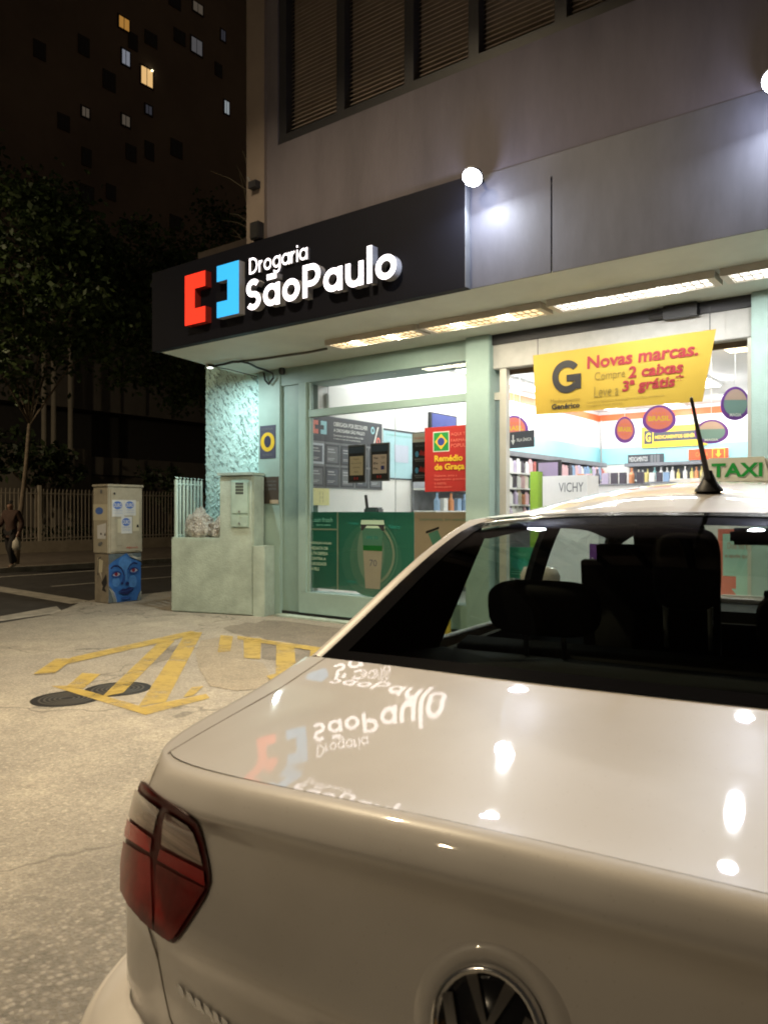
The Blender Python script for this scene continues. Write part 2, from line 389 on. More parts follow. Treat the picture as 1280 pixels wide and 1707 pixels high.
dp = MB(); dp.quad(*[onZ(px, py, .003) for px, py in ((372, 1046), (384, 1041), (399, 1040), (410, 1036), (428, 1037), (441, 1032), (470, 1033), (600, 1050), (600, 1086), (545, 1084), (498, 1073), (470, 1066), (446, 1065), (431, 1059), (412, 1060), (400, 1055), (388, 1054))])
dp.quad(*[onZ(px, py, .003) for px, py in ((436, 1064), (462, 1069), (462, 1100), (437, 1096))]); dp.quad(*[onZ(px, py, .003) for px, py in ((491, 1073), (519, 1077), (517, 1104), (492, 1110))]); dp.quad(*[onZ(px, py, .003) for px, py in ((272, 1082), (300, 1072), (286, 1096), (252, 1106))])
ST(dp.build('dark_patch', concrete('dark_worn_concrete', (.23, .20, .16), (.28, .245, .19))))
iron = mat('cast_iron', (.022, .02, .018), .6, metal=.3, var=.3)
def manhole(c, lab):
    t = thing('manhole_cover', lab, 'manhole cover', (c.x, c.y, 0), 0, 'round manhole covers in the forecourt')
    b = MB()
    b.lathe([(0, .0025), (.21, .0025), (.21, .0015), (.25, .0015), (.25, .0)], (0, 0, 0), 40)
    b.build('cover', iron, t, local=True)
    b = MB()
    for r in (.05, .085, .12, .155, .19): b.lathe([(r-.008, .0026), (r-.005, .0038), (r+.005, .0038), (r+.008, .0026)], n=40)
    b.build('ridges', mat('worn_iron', (.09, .08, .065), .5, metal=.4), t, local=True)
manhole(onZ(112, 1163), 'round iron manhole cover lying just outside the yellow hatch corner')
manhole(onZ(197, 1147), 'round iron manhole cover crossed by yellow paint stripes')

# ================================================================== THE SHOP BUILDING
B = thing('shop_building', 'corner shop building with mint ground floor, white canopy and dark upper floor', 'building', (-4.3, 7.35, 0))
def bx(name, m, a, b, bevel=0.0, parent=None): return MB().box(a, b).build(name, m, parent or B, bevel=bevel)
# upper floors
bx('upper_wall', pink_wall, (-5.90, 5.70, 4.225), (6, 6.0, 5.20))
up = MB(); up.box((-5.90, 5.70, 5.20), (-5.74, 6.0, 14)); up.box((-6.1, 6.0, 4.16), (6, 7.62, 14)); up.box((-6.1, 7.625, 3.90), (6, 20, 14)); up.box((-5.74, 5.70, 8.2), (6, 6.0, 14))
up.build('upper_wall', pink_wall, B)
bx('corner_pier', tan_wall, (-6.17, 5.66, 4.225), (-5.90, 6.2, 14))
wf = MB(); X0w, X1w, Z0w, Z1w = -5.74, 5.2, 5.20, 8.2
wf.box((X0w, 5.72, Z0w), (X1w, 5.84, Z0w+.10)); wf.box((X0w, 5.72, Z0w+.10), (X0w+.10, 5.84, Z1w))
mull = [-4.90, -4.08, -3.40, -2.60, -1.80, -1.0, -.2, .6, 1.4, 2.2, 3.0, 3.8, 4.6]
for x in mull: wf.box((x-.05, 5.72, Z0w+.10), (x+.05, 5.84, Z1w))
win = wf.build('upper_window', dark_frame, B)
xs = [X0w+.10] + mull + [X1w]
for a, b in zip(xs[:-1], xs[1:]):
    s = MB(); x0, x1 = a+(.05 if a in mull else 0), b-.05; z = Z0w+.13
    while z < 7.2:
        s.quad((x0, 5.80, z), (x1, 5.80, z), (x1, 5.835, z+.036), (x0, 5.835, z+.036)); z += .042
    s.box((x0, 5.85, Z0w+.10), (x1, 5.86, Z1w))
    s.build('blind', slat_m, win)
# canopy and fascia
cp = MB(); cp.prism([(-7.74, 5.69, 3.30), (6, 5.69, 3.30), (6, 7.42, 3.30), (-8.12, 7.42, 3.30), (-8.10, 7.3, 3.30)], (0, 0, .14)); cp.build('canopy', canopy_m, B)
fb = MB(); fb.box((-7.74, 5.60, 3.285), (-3.41, 5.69, 4.22))
fb.prism([(-7.74, 5.69, 3.44), (-7.70, 5.69, 3.44), (-8.06, 7.42, 3.44), (-8.10, 7.42, 3.44)], (0, 0, .78)); fb.build('fascia', black_panel, B)
bx('fascia_edge', mat('edge_trim', (.16, .17, .19), .5), (-3.41, 5.598, 3.29), (-3.405, 5.68, 4.22))
g1 = MB(); g1.box((-3.405, 5.672, 3.288), (-2.662, 5.69, 4.05)); g1.build('fascia_panel', grey_panel, B)
g2 = MB(); g2.box((-2.648, 5.672, 3.288), (2.0, 5.69, 4.05)); g2.box((2.012, 5.672, 3.288), (6, 5.69, 4.05)); g2.build('fascia_panel', grey_panel, B)
bx('fascia_trim', grey_panel, (-3.405, 5.674, 4.05), (6, 5.70, 4.225))
bx('canopy_roof', black_panel, (-7.9, 5.69, 4.10), (-6.1, 7.42, 4.15))
# roughcast side block (real relief)
g = []
for i in range(260):
    row = []
    for k in range(120):
        z = 5.03*i/259; x = -8.93 + 1.17*k/119
        q = Vector((x*9 + z*7, z*9 - x*7, 0)); q2 = Vector((q.x*.42, q.y*1.25, 1.3))
        d = max(0, noise.noise(q2*2.4))*.022 + abs(noise.noise(Vector((x*30, z*30, 5))))*.010
        row.append((x - (d*.8 if k == 0 else 0), 7.40 - d, z))
    g.append(row)
sw = MB(); sw.grid(g); sw.box((-8.925, 7.405, 0), (-7.79, 20, 5.03)); sw.build('roughcast_wall', stucco, B)
bx('roof_ledge', tan_wall, (-8.99, 7.30, 5.03), (-6.18, 20, 5.17))
# ground-floor facade
bx('pilaster', mint, (-7.78, 7.35, 0), (-7.36, 7.80, 3.30), .008)
bx('pilaster_return', mint_dark, (-7.36, 7.40, 0.05), (-7.03, 7.80, 3.07))
bx('header_beam', mint_dark, (-7.36, 7.37, 3.07), (-4.43, 7.80, 3.30))
pl = MB(); pl.box((-7.03, 7.36, .06), (-4.43, 7.60, .335)); pl.build('window_plinth', mint, B, bevel=.006)
bx('plinth_base', black_m, (-7.36, 7.385, 0), (-4.43, 7.60, .06))
bx('front_step', mint_wall, (-7.36, 7.22, 0), (-4.43, 7.385, .022))
bx('column', mint, (-4.43, 7.28, 0), (-4.13, 7.62, 3.30), .008)
wfr = MB(); wfr.box((-7.03, 7.36, .335), (-6.90, 7.47, 3.07)); wfr.box((-6.90, 7.385, 2.62), (-4.43, 7.465, 2.71)); wfr.box((-6.90, 7.39, .335), (-6.86, 7.46, 2.62))
wfr.box((-6.90, 7.39, 2.71), (-6.86, 7.46, 3.07))
wnd = wfr.build('shop_window', mint, B)
bx('pane', shop_glass, (-6.86, 7.42, .335), (-5.503, 7.428, 2.62), parent=wnd); bx('pane', shop_glass, (-5.497, 7.42, .335), (-4.43, 7.428, 2.62), parent=wnd)
bx('pane', shop_glass, (-6.86, 7.42, 2.71), (-5.503, 7.428, 3.07), parent=wnd); bx('pane', shop_glass, (-5.497, 7.42, 2.71), (-4.43, 7.428, 3.07), parent=wnd)
dfr = bx('door_post', alu, (-4.06, 7.38, 0), (-3.98, 7.46, 2.94)); bx('door_post', alu, (-1.58, 7.38, 0), (-1.532, 7.46, 2.94))
bx('cross_bar', alu, (-4.13, 7.39, 2.60), (-4.062, 7.45, 2.68), parent=dfr)
bx('sidelight', shop_glass, (-4.13, 7.415, .05), (-4.06, 7.423, 2.60), parent=dfr)
sb = MB(); sb.box((-4.13, 7.36, 2.93), (-1.53, 7.72, 3.19)); sb.build('shutter_box', mat('shutter_box_grey', (.42, .42, .40), .5, var=.12), B, bevel=.006)
bx('shutter_track', dark_frame, (-4.13, 7.34, 3.19), (-1.53, 7.70, 3.298))
bx('shutter_slat', mat('shutter_slat_brown', (.16, .12, .09), .6), (-4.12, 7.50, 2.88), (-1.54, 7.54, 2.93))
mo = MB(); mo.box((-2.28, 7.26, 3.17), (-1.98, 7.335, 3.29)); mo.tube([(-2.28, 7.30, 3.22), (-2.42, 7.30, 3.22)], .03); mo.build('shutter_motor', black_m, B)
bx('jamb', mint, (-1.53, 7.28, 0), (-.9, 7.62, 3.30), .008)
bx('front_wall', mint, (-.9, 7.36, 0), (6, 7.62, 3.30))
# interior shell
bx('shop_floor', floor_in, (-6.95, 7.60, -.02), (3.2, 17.4, .03))
bx('ceiling', ceil_m, (-7.0, 7.62, 3.72), (3.3, 17.5, 3.85))
bx('left_wall', white_in, (-7.1, 7.62, .03), (-6.95, 17.5, 3.72))
bx('left_wall_lining', white_in, (-6.95, 7.62, .03), (-6.92, 11.42, 3.72))
bx('back_wall', white_in, (-6.95, 17.4, .03), (3.3, 17.55, 3.72))
bx('right_wall', white_in, (3.2, 7.62, .03), (3.35, 17.4, 3.72))
sc_ = MB(); sc_.box((-6.95, 11.42, 3.50), (-6.93, 17.4, 3.64)); sc_.box((-6.93, 17.38, 3.50), (3.2, 17.4, 3.64)); sc_.build('orange_stripe', orange_m, B)
sc_ = MB(); sc_.box((-6.95, 11.42, 2.50), (-6.93, 17.4, 2.88)); sc_.box((-6.93, 17.38, 2.48), (3.2, 17.4, 2.86)); sc_.build('blue_band', blue_band, B)
for x in (-5.6, -4.35, -2.4): bx('panel_joint', steel, (x, 17.372, 2.5), (x+.012, 17.378, 3.5))
bx('panel_joint', steel, (-6.922, 9.35, .1), (-6.916, 9.36, 3.7)); MB().tube([(-6.85, 17.3, 2.2), (-6.85, 17.3, 3.5)], .02).build('corner_pipe', steel, B)
# rear of building out of sight
bx('shop_side_wall', pink_wall, (3.35, 7.62, 0), (3.6, 17.6, 3.72))

# ------------------------------------------------------------------ big lit sign on the fascia
S = thing('shop_sign', 'lit shop sign with red and blue brackets and white letters on black fascia', 'shop sign', (-5.6, 5.60, 3.3))
def sgn(x, y, d): return Vector((x, 5.60-d, y))
def bracket(pts, name, face, side):
    b = MB(); n = len(pts); dd = .085
    b.m = 0; b.add([sgn(x, z, dd) for x, z in pts], [(0, 1, 6, 7), (1, 2, 3, 6), (3, 4, 5, 6)] if name == 'l' else [(0, 1, 2, 7), (2, 3, 6, 7), (3, 4, 5, 6)])
    b.m = 1
    for i in range(n):
        p, q = pts[i], pts[(i+1) % n]; b.quad(sgn(*p, dd), sgn(*q, dd), sgn(*q, 0), sgn(*p, 0))
    return b
zb, zt = 3.47, 4.03; x0, x1 = -7.02, -6.67; xm = -6.85
pts = [(x1, zb), (x1, zb+.17), (xm, zb+.17), (xm, zt-.17), (x1, zt-.17), (x1, zt), (x0, zt), (x0, zb)]
b = MB(); b.m = 0
b.add([sgn(x, z, .085) for x, z in pts], [(7, 0, 1, 2), (7, 2, 3, 6), (3, 4, 5, 6)]); b.m = 1
for i in range(8): b.quad(*[sgn(*pts[i], .085), sgn(*pts[(i+1) % 8], .085), sgn(*pts[(i+1) % 8], 0), sgn(*pts[i], 0)])
b.build('red_bracket', [glow_red, red_side], S)
x0, x1 = -6.48, -6.13; xm = -6.31; zb, zt = 3.475, 4.035
pts = [(x0, zb), (x0, zb+.17), (xm, zb+.17), (xm, zt-.17), (x0, zt-.17), (x0, zt), (x1, zt), (x1, zb)]
b = MB(); b.m = 0
b.add([sgn(x, z, .085) for x, z in pts], [(0, 7, 2, 1), (2, 7, 6, 3), (3, 6, 5, 4)]); b.m = 1
for i in range(8): b.quad(*[sgn(*pts[i], .085), sgn(*pts[(i+1) % 8], .085), sgn(*pts[(i+1) % 8], 0), sgn(*pts[i], 0)])
b.build('blue_bracket', [glow_blue, side_grey], S)
def sign_line(s, wd, xa, xb, z0, unit_h, depth):
    W = strokes_width(s, wd); k = (xb-xa)/W
    b = MB(); write_strokes(b, s, wd, lambda x, y, d: Vector((xa+x*k, 5.60-d, z0+y*unit_h)), depth, 0, 1)
    return b
sign_line('Drogaria', .17, -6.03, -5.20, 3.875, .118, .03).build('small_lettering', [glow_white, side_grey], S)
sign_line('SãoPaulo', .25, -6.02, -4.07, 3.475, .225, .085).build('large_lettering', [glow_white, side_grey], S)

# ------------------------------------------------------------------ flood lamps above the fascia
def area(name, parent, loc, dirv, size, power, col, size_y=None, spread=None):
    l = bpy.data.lights.new(name, 'AREA'); l.energy = power; l.color = col; l.size = size
    if size_y: l.shape = 'RECTANGLE'; l.size_y = size_y
    else: l.shape = 'DISK'
    if spread: l.spread = spread
    o = bpy.data.objects.new(name, l); COL.objects.link(o)
    o.rotation_euler = Vector(dirv).to_track_quat('-Z', 'Y').to_euler()
    inv = wm(parent).inverted(); o.location = inv @ Vector(loc); o.parent = parent; return o
flood_glow = emit('flood_lens', (.92, .95, 1.0), 60)
def flood(c, lab):
    t = thing('flood_lamp', lab, 'flood lamp', c, 0, 'white flood lamps over the fascia')
    # round bulkhead head tilted down on a bracket
    q = Vector((.08, -.62, -.78)).normalized().to_track_quat('Z', 'Y').to_matrix()
    def P(x, y, z): return Vector(c) + q @ Vector((x, y, z))
    hb = MB(); g = [[P(r*math.cos(a), r*math.sin(a), z) for a in [2*math.pi*k/20 for k in range(21)]] for r, z in ((0, -.07), (.06, -.065), (.085, -.03), (.088, .0), (.080, .004))]
    hb.grid(g).build('housing', mat('lamp_housing', (.25, .25, .26), .4, metal=.4), t, smooth=True)
    lb = MB(); g = [[P(r*math.cos(a), r*math.sin(a), z) for a in [2*math.pi*k/20 for k in range(21)]] for r, z in ((.080, .004), (.066, .022), (.035, .034), (0, .037))]
    lb.grid(g).build('lens', flood_glow, t, smooth=True)
    br = MB(); br.tube([P(0, 0, -.06), Vector((c[0], 5.70, c[2]+.02))], .015); br.build('bracket', dark_frame, t)
    area('flood_beam', t, P(0, 0, .06), q @ Vector((0, 0, 1)), .12, K_FLOOD, (.90, .95, 1.0))
    pl = bpy.data.lights.new('flood_spill', 'POINT'); pl.energy = K_FLOOD*.38; pl.color = (.74, .78, 1.0); pl.shadow_soft_size = .05
    po = bpy.data.objects.new('flood_spill', pl); COL.objects.link(po); po.parent = t; po.location = P(0, 0, .24) - Vector(c)
    return t
c1 = onY(787, 294, 5.50); c2 = onY(1292, 132, 5.50)
flood(c1, 'round white flood lamp glowing above the edge of the black sign')
flood(c2, 'round white flood lamp cut by the right edge of the photo')

# ------------------------------------------------------------------ louvred lights under the canopy
warm_tube = emit('warm_tube', (1.0, .74, .36), 1.25); cool_tube = emit('cool_tube', (1.0, .98, .92), 2.0)
house_m = mat('luminaire_body', (.50, .46, .40), .45, var=.06)
def luminaire(x0, x1, lit, power, col, lab):
    t = thing('canopy_light', lab, 'ceiling light', ((x0+x1)/2, 6.55, 3.30), 0, 'louvred lights under the canopy')
    y0, y1, zb = 6.43, 6.70, 3.238
    h = MB(); h.box((x0, y0, zb), (x0+.06, y1, 3.298)); h.box((x1-.06, y0, zb), (x1, y1, 3.298)); h.box((x0+.06, y0, zb), (x1-.06, y0+.012, 3.298)); h.box((x0+.06, y1-.012, zb), (x1-.06, y1, 3.298))
    h.box((x0+.06, y0+.012, 3.285), (x1-.06, y1-.012, 3.297)); h.build('housing', house_m, t)
    d = MB(); d.box((x0+.07, y0+.014, 3.251), (x1-.07, y1-.014, 3.283)); d.build('reflector', lit, t)
    l = MB(); n = int((x1-x0)/.075)
    for k in range(1, n): xx = x0+.06 + (x1-x0-.12)*k/n; l.box((xx-.004, y0+.012, zb+.004), (xx+.004, y1-.012, zb+.012))
    l.box((x0+.06, (y0+y1)/2-.004, zb+.004), (x1-.06, (y0+y1)/2+.004, zb+.012))
    l.build('louvre', house_m, t)
    area('tube_light', t, ((x0+x1)/2, (y0+y1)/2, zb-.004), (0, 0, -1), x1-x0-.14, power, col, y1-y0-.04)
    for q in (.3, .7):
        pl = bpy.data.lights.new('tube_glow', 'POINT'); pl.energy = power*.7; pl.color = col; pl.shadow_soft_size = .012
        po = bpy.data.objects.new('tube_glow', pl); COL.objects.link(po); po.parent = t; po.location = ((q-.5)*(x1-x0), 0, zb+.003-3.30)
    return t
luminaire(-5.74, -4.50, warm_tube, K_WARM, (1.0, .88, .66), 'warm yellow louvred light at the left end of the canopy row')
luminaire(-4.46, -3.12, warm_tube, K_WARM, (1.0, .88, .66), 'warm yellow louvred light next to the white ones under canopy')
luminaire(-3.06, -1.62, cool_tube, K_COOL, (1.0, .98, .95), 'long white louvred light under the canopy above the yellow banner')
luminaire(-1.58, -.10, cool_tube, K_COOL, (1.0, .98, .95), 'white louvred light under the canopy cut by the right photo edge')
luminaire(-.04, 1.40, cool_tube, K_COOL, (1.0, .98, .95), 'white louvred light beyond the right edge of the photo')

# ------------------------------------------------------------------ lights in the shop
tube_in = emit('shop_tube', (1.0, .97, .92), 6.0); tube_warm = emit('shop_tube_warm', (1.0, .78, .42), 3.0)
k = 0
shop_lights = [(-6.45, 9.0, 1), (-6.45, 10.35, 1), (-6.45, 11.7, 1), (-6.45, 13.05, 1), (-6.45, 14.4, 1), (-6.35, 16.4, 1), (-5.05, 16.6, 1), (-3.75, 14.2, 0), (-3.75, 16.6, 1), (-2.62, 11.2, 2), (-5.2, 13.2, 0), (-2.4, 14.6, 0), (-.8, 11.5, 0), (-.8, 15, 0), (1.2, 13, 0), (-4.6, 9.6, 0), (-2.4, 9.2, 0), (.6, 9.3, 0)]
where = ['nearest the left window in the wall row', 'second along the left wall row', 'third along the left wall row', 'fourth along the left wall row', 'fifth along the left wall row', 'in the far left corner of the shop', 'over the back shelves left of the antenna', 'just right of the yellow banner edge', 'near the back wall beside the oval signs', 'hanging near the door jamb and glowing orange', 'hidden behind the yellow banner', 'over the middle aisle', 'over the right aisle', 'at the back right', 'at the far right', 'just inside the column', 'just inside the door', 'behind the right front wall']
for (x, y, kind), wh in zip(shop_lights, where):
    t = thing('shop_ceiling_light', 'bright tube light on the shop ceiling ' + wh, 'ceiling light', (x, y, 3.72), 0, 'tube lights on the shop ceiling')
    MB().box((-.16, -.62, -.05), (.16, .62, -.002)).build('housing', white_m, t, local=True)
    d = MB(); d.box((-.13, -.59, -.064), (-.01, .59, -.052)); d.box((.01, -.59, -.064), (.13, .59, -.052)); d.build('tube', tube_warm if kind == 2 else tube_in, t, local=True)
    area('shop_lamp', t, (x, y, 3.645), (0, 0, -1), .26, K_SHOP, (.97, .98, 1) if kind != 2 else (1, .8, .5), 1.15)
    pl = bpy.data.lights.new('shop_glow', 'POINT'); pl.energy = K_SHOP*2.4; pl.color = (.97, .98, 1) if kind != 2 else (1, .8, .5); pl.shadow_soft_size = .10
    po = bpy.data.objects.new('shop_glow', pl); COL.objects.link(po); po.parent = t; po.location = (0, 0, -.22)

# ================================================================== THE CAR (local axes: x right, y forward, z up)
def car_paint():
    m, t, p = nodes_of('white_car_paint'); L = t.links.new
    tc = t.nodes.new('ShaderNodeTexCoord')
    def noi(sc, de):
        n = t.nodes.new('ShaderNodeTexNoise'); n.inputs['Scale'].default_value = sc; n.inputs['Detail'].default_value = de; L(tc.outputs['Object'], n.inputs['Vector']); return n.outputs['Fac']
    def rng(v, a, b, c, d):
        r = t.nodes.new('ShaderNodeMapRange'); L(v, r.inputs['Value'])
        for k, q in zip(('From Min', 'From Max', 'To Min', 'To Max'), (a, b, c, d)): r.inputs[k].default_value = q
        return r.outputs[0]
    x = t.nodes.new('ShaderNodeMix'); x.data_type = 'RGBA'; x.inputs['A'].default_value = (.62, .59, .565, 1); x.inputs['B'].default_value = (.49, .455, .42, 1)
    L(rng(noi(5, 8), .45, .85, 0, .6), x.inputs['Factor'])
    sp = t.nodes.new('ShaderNodeTexVoronoi'); sp.inputs['Scale'].default_value = 85; L(tc.outputs['Object'], sp.inputs['Vector'])
    x2 = t.nodes.new('ShaderNodeMix'); x2.data_type = 'RGBA'; x2.inputs['B'].default_value = (.30, .26, .21, 1); L(x.outputs['Result'], x2.inputs['A'])
    L(rng(sp.outputs['Distance'], .04, .11, .35, 0), x2.inputs['Factor']); L(x2.outputs['Result'], p.inputs['Base Color'])
    p.inputs['Roughness'].default_value = .42; p.inputs['Coat Weight'].default_value = .85
    L(rng(noi(9, 9), .3, .75, .012, .045), p.inputs['Coat Roughness'])
    b = t.nodes.new('ShaderNodeBump'); b.inputs['Strength'].default_value = .010; b.inputs['Distance'].default_value = .003; L(noi(30, 3), b.inputs['Height']); L(b.outputs[0], p.inputs['Coat Normal'])
    return m
paint = car_paint()
trim = mat('black_trim', (.010, .010, .011), .35, var=0)
inner = mat('car_interior', (.006, .006, .006), .85, var=0, spec=.2)
cloth = mat('seat_fabric', (.008, .0075, .007), .95, var=.2, scale=30, spec=.15)
car_glass = glass('car_glass', (.64, .69, .65), .8)
frit = mat('black_frit', (.006, .006, .007), .12, var=0)
CAR = thing('parked_car', 'white taxi sedan in the foreground seen from its left rear corner', 'car', (-.420, .7375, 0), R_(7.55))
_SL = [(-.05, .02), (0, .030), (.035, .090), (.075, .116), (.18, .124), (.28, .124), (.36, .131), (.41, .160), (.46, .210), (.70, .20)]
_ZT = []
def _build_z():
    z = 0.0; y = -.05; _ZT.append(0.0)
    while y < .70:
        for (a, sa), (b, sb_) in zip(_SL[:-1], _SL[1:]):
            if a <= y < b: sl = sa + (sb_-sa)*(y-a)/(b-a); break
        z += sl*.002; y += .002; _ZT.append(z)
_build_z()
_Z00 = _ZT[25]
def zlid(x, y):
    t = (min(max(y, -.05), .699)+.05)/.002; i = int(t); i = min(i, len(_ZT)-2)
    return 1.035 + _ZT[i] + (_ZT[i+1]-_ZT[i])*(t-i) - _Z00 - .13*x*x
def cr(p, n):                                    # Catmull-Rom through p, n steps per span
    out = []; P = [tuple(p[0])] + [tuple(q) for q in p] + [tuple(p[-1])]
    for i in range(1, len(P)-2):
        for k in range(n):
            t = k/n; a, b, c, d = P[i-1], P[i], P[i+1], P[i+2]
            out.append(tuple(.5*(2*b[j] + (c[j]-a[j])*t + (2*a[j]-5*b[j]+4*c[j]-d[j])*t*t + (3*b[j]-a[j]-3*c[j]+d[j])*t**3) for j in range(len(b))))
    return out + [tuple(p[-1])]
# half outline (x, y, corner mark) of the shoulder and of the widest level, same number of points
SH = [(0, -.018), (.15, -.014), (.30, .0), (.42, .022), (.52, .053), (.585, .090), (.628, .145), (.650, .225), (.661, .34), (.666, .46), (.670, .594), (.682, .85), (.694, 1.10), (.700, 1.26), (.712, 1.6), (.716, 2.0), (.715, 2.4), (.705, 2.8), (.69, 3.1), (.665, 3.4), (.62, 3.7), (.52, 3.93), (.33, 4.06), (.15, 4.10), (0, 4.11)]
MX = [(0, -.030), (.16, -.026), (.33, -.010), (.47, .016), (.59, .055), (.675, .100), (.735, .155), (.775, .230), (.800, .34), (.812, .46), (.820, .594), (.827, .85), (.829, 1.10), (.829, 1.26), (.829, 1.6), (.829, 2.0), (.829, 2.4), (.829, 2.8), (.825, 3.1), (.815, 3.4), (.775, 3.73), (.67, 3.98), (.42, 4.12), (.2, 4.16), (0, 4.17)]
NS = 6
sh = cr(SH, NS); mxo = cr(MX, NS); NH = len(sh)
I_COR, I_GL, I_WIN = 5*NS, 10*NS, 13*NS
ROWS = [(0, .014, 0), (.0015, .004, 0), (.006, -.006, .01), (.016, -.013, .06), (.040, -.020, .22), (.050, -.019, .32), (.060, -.010, .42), (.078, .007, .57), (.105, .018, .70), (.150, .012, .85), (.200, -.001, .95), (.232, -.010, .99), (.250, -.006, 1), (.300, .010, 1), (.38, .020, 1), (.445, .022, 1), (.462, -.015, 1), (.485, -.055, 1), (.55, -.085, 1), (.68, -.075, .99), (.78, -.03, .965), (.835, .04, .93)]
rows = cr(ROWS, 3)
def ztop(i):
    x, y = sh[i][0], sh[i][1]
    if y <= .594: return zlid(x, y)
    pts_ = [(.594, zlid(.670, .594)), (.9, 1.012), (1.3, .992), (2.0, .975), (2.9, .955), (3.3, .93), (3.7, .875), (4.0, .80), (4.2, .765)]
    for (a, za), (b, zb_) in zip(pts_[:-1], pts_[1:]):
        if y <= b: t = (y-a)/(b-a); return za + (zb_-za)*t
    return .765
def wallpt(i, r):
    dz, dn, t = rows[r]
    p = Vector(sh[i][:2]).lerp(Vector(mxo[i][:2]), min(1, max(0, t)))
    a, b = mxo[max(0, i-1)], mxo[min(NH-1, i+1)]; d = Vector((b[0]-a[0], b[1]-a[1])).normalized(); n = Vector((d.y, -d.x))   # outward
    if i == 0: n = Vector((0, -1))
    if i == NH-1: n = Vector((0, 1))
    y, x = sh[i][1], sh[i][0]
    wr = 1.0 if x < .50 and y < .6 else max(0, min(1, (.625-x)/.10)) if y < .3 else 0
    wr = max(wr, .12)
    wb = 1 if (y < .45 or y > 3.7) else (1-(y-.45)/.25 if y < .7 else ((y-3.5)/.2 if y > 3.5 else 0)); wb = max(.0, wb)
    q = min(1, max(0, (dz-.43)/.03)); wgt = wr*(1-q) + wb*q
    if r == 0: wgt = 1
    p = p - n*dn*wgt
    zt = ztop(i); zt0 = zt if y < .7 else zt
    z = zt - dz*((zt0-.20)/.835)
    return Vector((p.x, p.y, z))
NR = len(rows)
half = [[wallpt(i, r) for i in range(NH)] for r in range(NR)]
body = MB()
AX = [(.86, .30), (3.33, .30)]
def keep(a, b):
    c = (a+b)/2
    return not any((c.y-ay)**2 + (c.z-az)**2 < .335**2 for ay, az in AX) or abs(c.x) < .6
for sgnx in (-1, 1):
    base = len(body.v)
    for r in range(NR):
        for i in range(NH): p = half[r][i]; body.v.append(Vector((p.x*sgnx, p.y, p.z)))
    for r in range(NR-1):
        for i in range(NH-1):
            if not keep(half[r][i], half[r+1][i+1]): continue
            q = [base+r*NH+i, base+r*NH+i+1, base+(r+1)*NH+i+1, base+(r+1)*NH+i]
            body.f.append(tuple(q if sgnx < 0 else q[::-1])); body.mi.append(0)
bo = body.build('body', paint, CAR, smooth=True, local=True, merge=True)
BVH = BVHTree.FromPolygons([tuple(v) for v in body.v], body.f)
# rounded boot lid
def lidgrid(n=40, m=26):
    rear = half[0][:I_COR+1]; side = half[0][I_COR:I_GL+1]
    def along(lst, t): f = t*(len(lst)-1); i = min(int(f), len(lst)-2); return lst[i].lerp(lst[i+1], f-i)
    C = half[0][I_GL]
    g = []
    for j in range(m+1):
        v = j/m; row = []
        for i in range(n+1):
            u = -1 + 2*i/n; s = -1 if u < 0 else 1; au = abs(u)
            R0 = along(rear, au); S0 = along(side, v)
            G0 = Vector((C.x*au, .462 + (C.y-.462)*au*au, 0))
            cor, cgl = rear[-1], C
            cen = Vector((0, rear[0].y*(1-v) + .462*v, 0))
            p = R0*(1-v) + G0*v + (cen*(1-au) + S0*au) - ((Vector((0, rear[0].y, 0))*(1-au) + cor*au)*(1-v) + (Vector((0, .462, 0))*(1-au) + cgl*au)*v)
            row.append(Vector((p.x*s, p.y, zlid(p.x, p.y))))
        g.append(row)
    return g
LG = lidgrid()
MB().grid(LG).build('boot_lid', paint, CAR, smooth=True, local=True)
# glasshouse
def bil(A, B_, C, D, n, m, bulge=0.0, nrm=None):   # A..D corners: A bottom-start, B top-start, C top-end, D bottom-end
    A, B_, C, D = map(Vector, (A, B_, C, D)); g = []
    nn = nrm or (D-A).cross(B_-A).normalized()
    for j in range(m+1):
        v = j/m
        g.append([(A.lerp(B_, v)).lerp(D.lerp(C, v), i/n) + nn*bulge*math.sin(math.pi*v)*1.0 for i in range(n+1)])
    return g
ROOF = [(1.13, .512, 1.358, 1.380), (1.20, .535, 1.356, 1.398), (1.37, .580, 1.330, 1.432), (1.7, .588, 1.345, 1.466), (2.0, .583, 1.350, 1.480), (2.4, .570, 1.335, 1.472), (2.65, .552, 1.300, 1.446), (2.85, .52, 1.258, 1.41)]
RF = cr(ROOF, 5)
def roofgrid(dz=0.0, shrink=0.0):
    g = []
    for y, xr, zr, zc in RF:
        yb = lambda u: y - .02*(1-u*u)*max(0, 1-(y-1.13)/.3)
        g.append([Vector(((xr-shrink)*math.sin(u*math.pi/2)/1.0 if False else (xr-shrink)*u, yb(u), zr + (zc-zr)*(1-abs(u)**2.3)**.9 - dz)) for u in [math.sin((-1+2*i/36)*math.pi/2) for i in range(37)]])
    return g
RG = roofgrid()
MB().grid(RG).build('roof', paint, CAR, smooth=True, local=True)
MB().grid(roofgrid(.03, .02)).build('headliner', inner, CAR, smooth=True, local=True)
GB = [Vector((p.x, p.y, p.z)) for p in LG[-1]]      # glass base line = lid front edge
NG = len(GB)-1
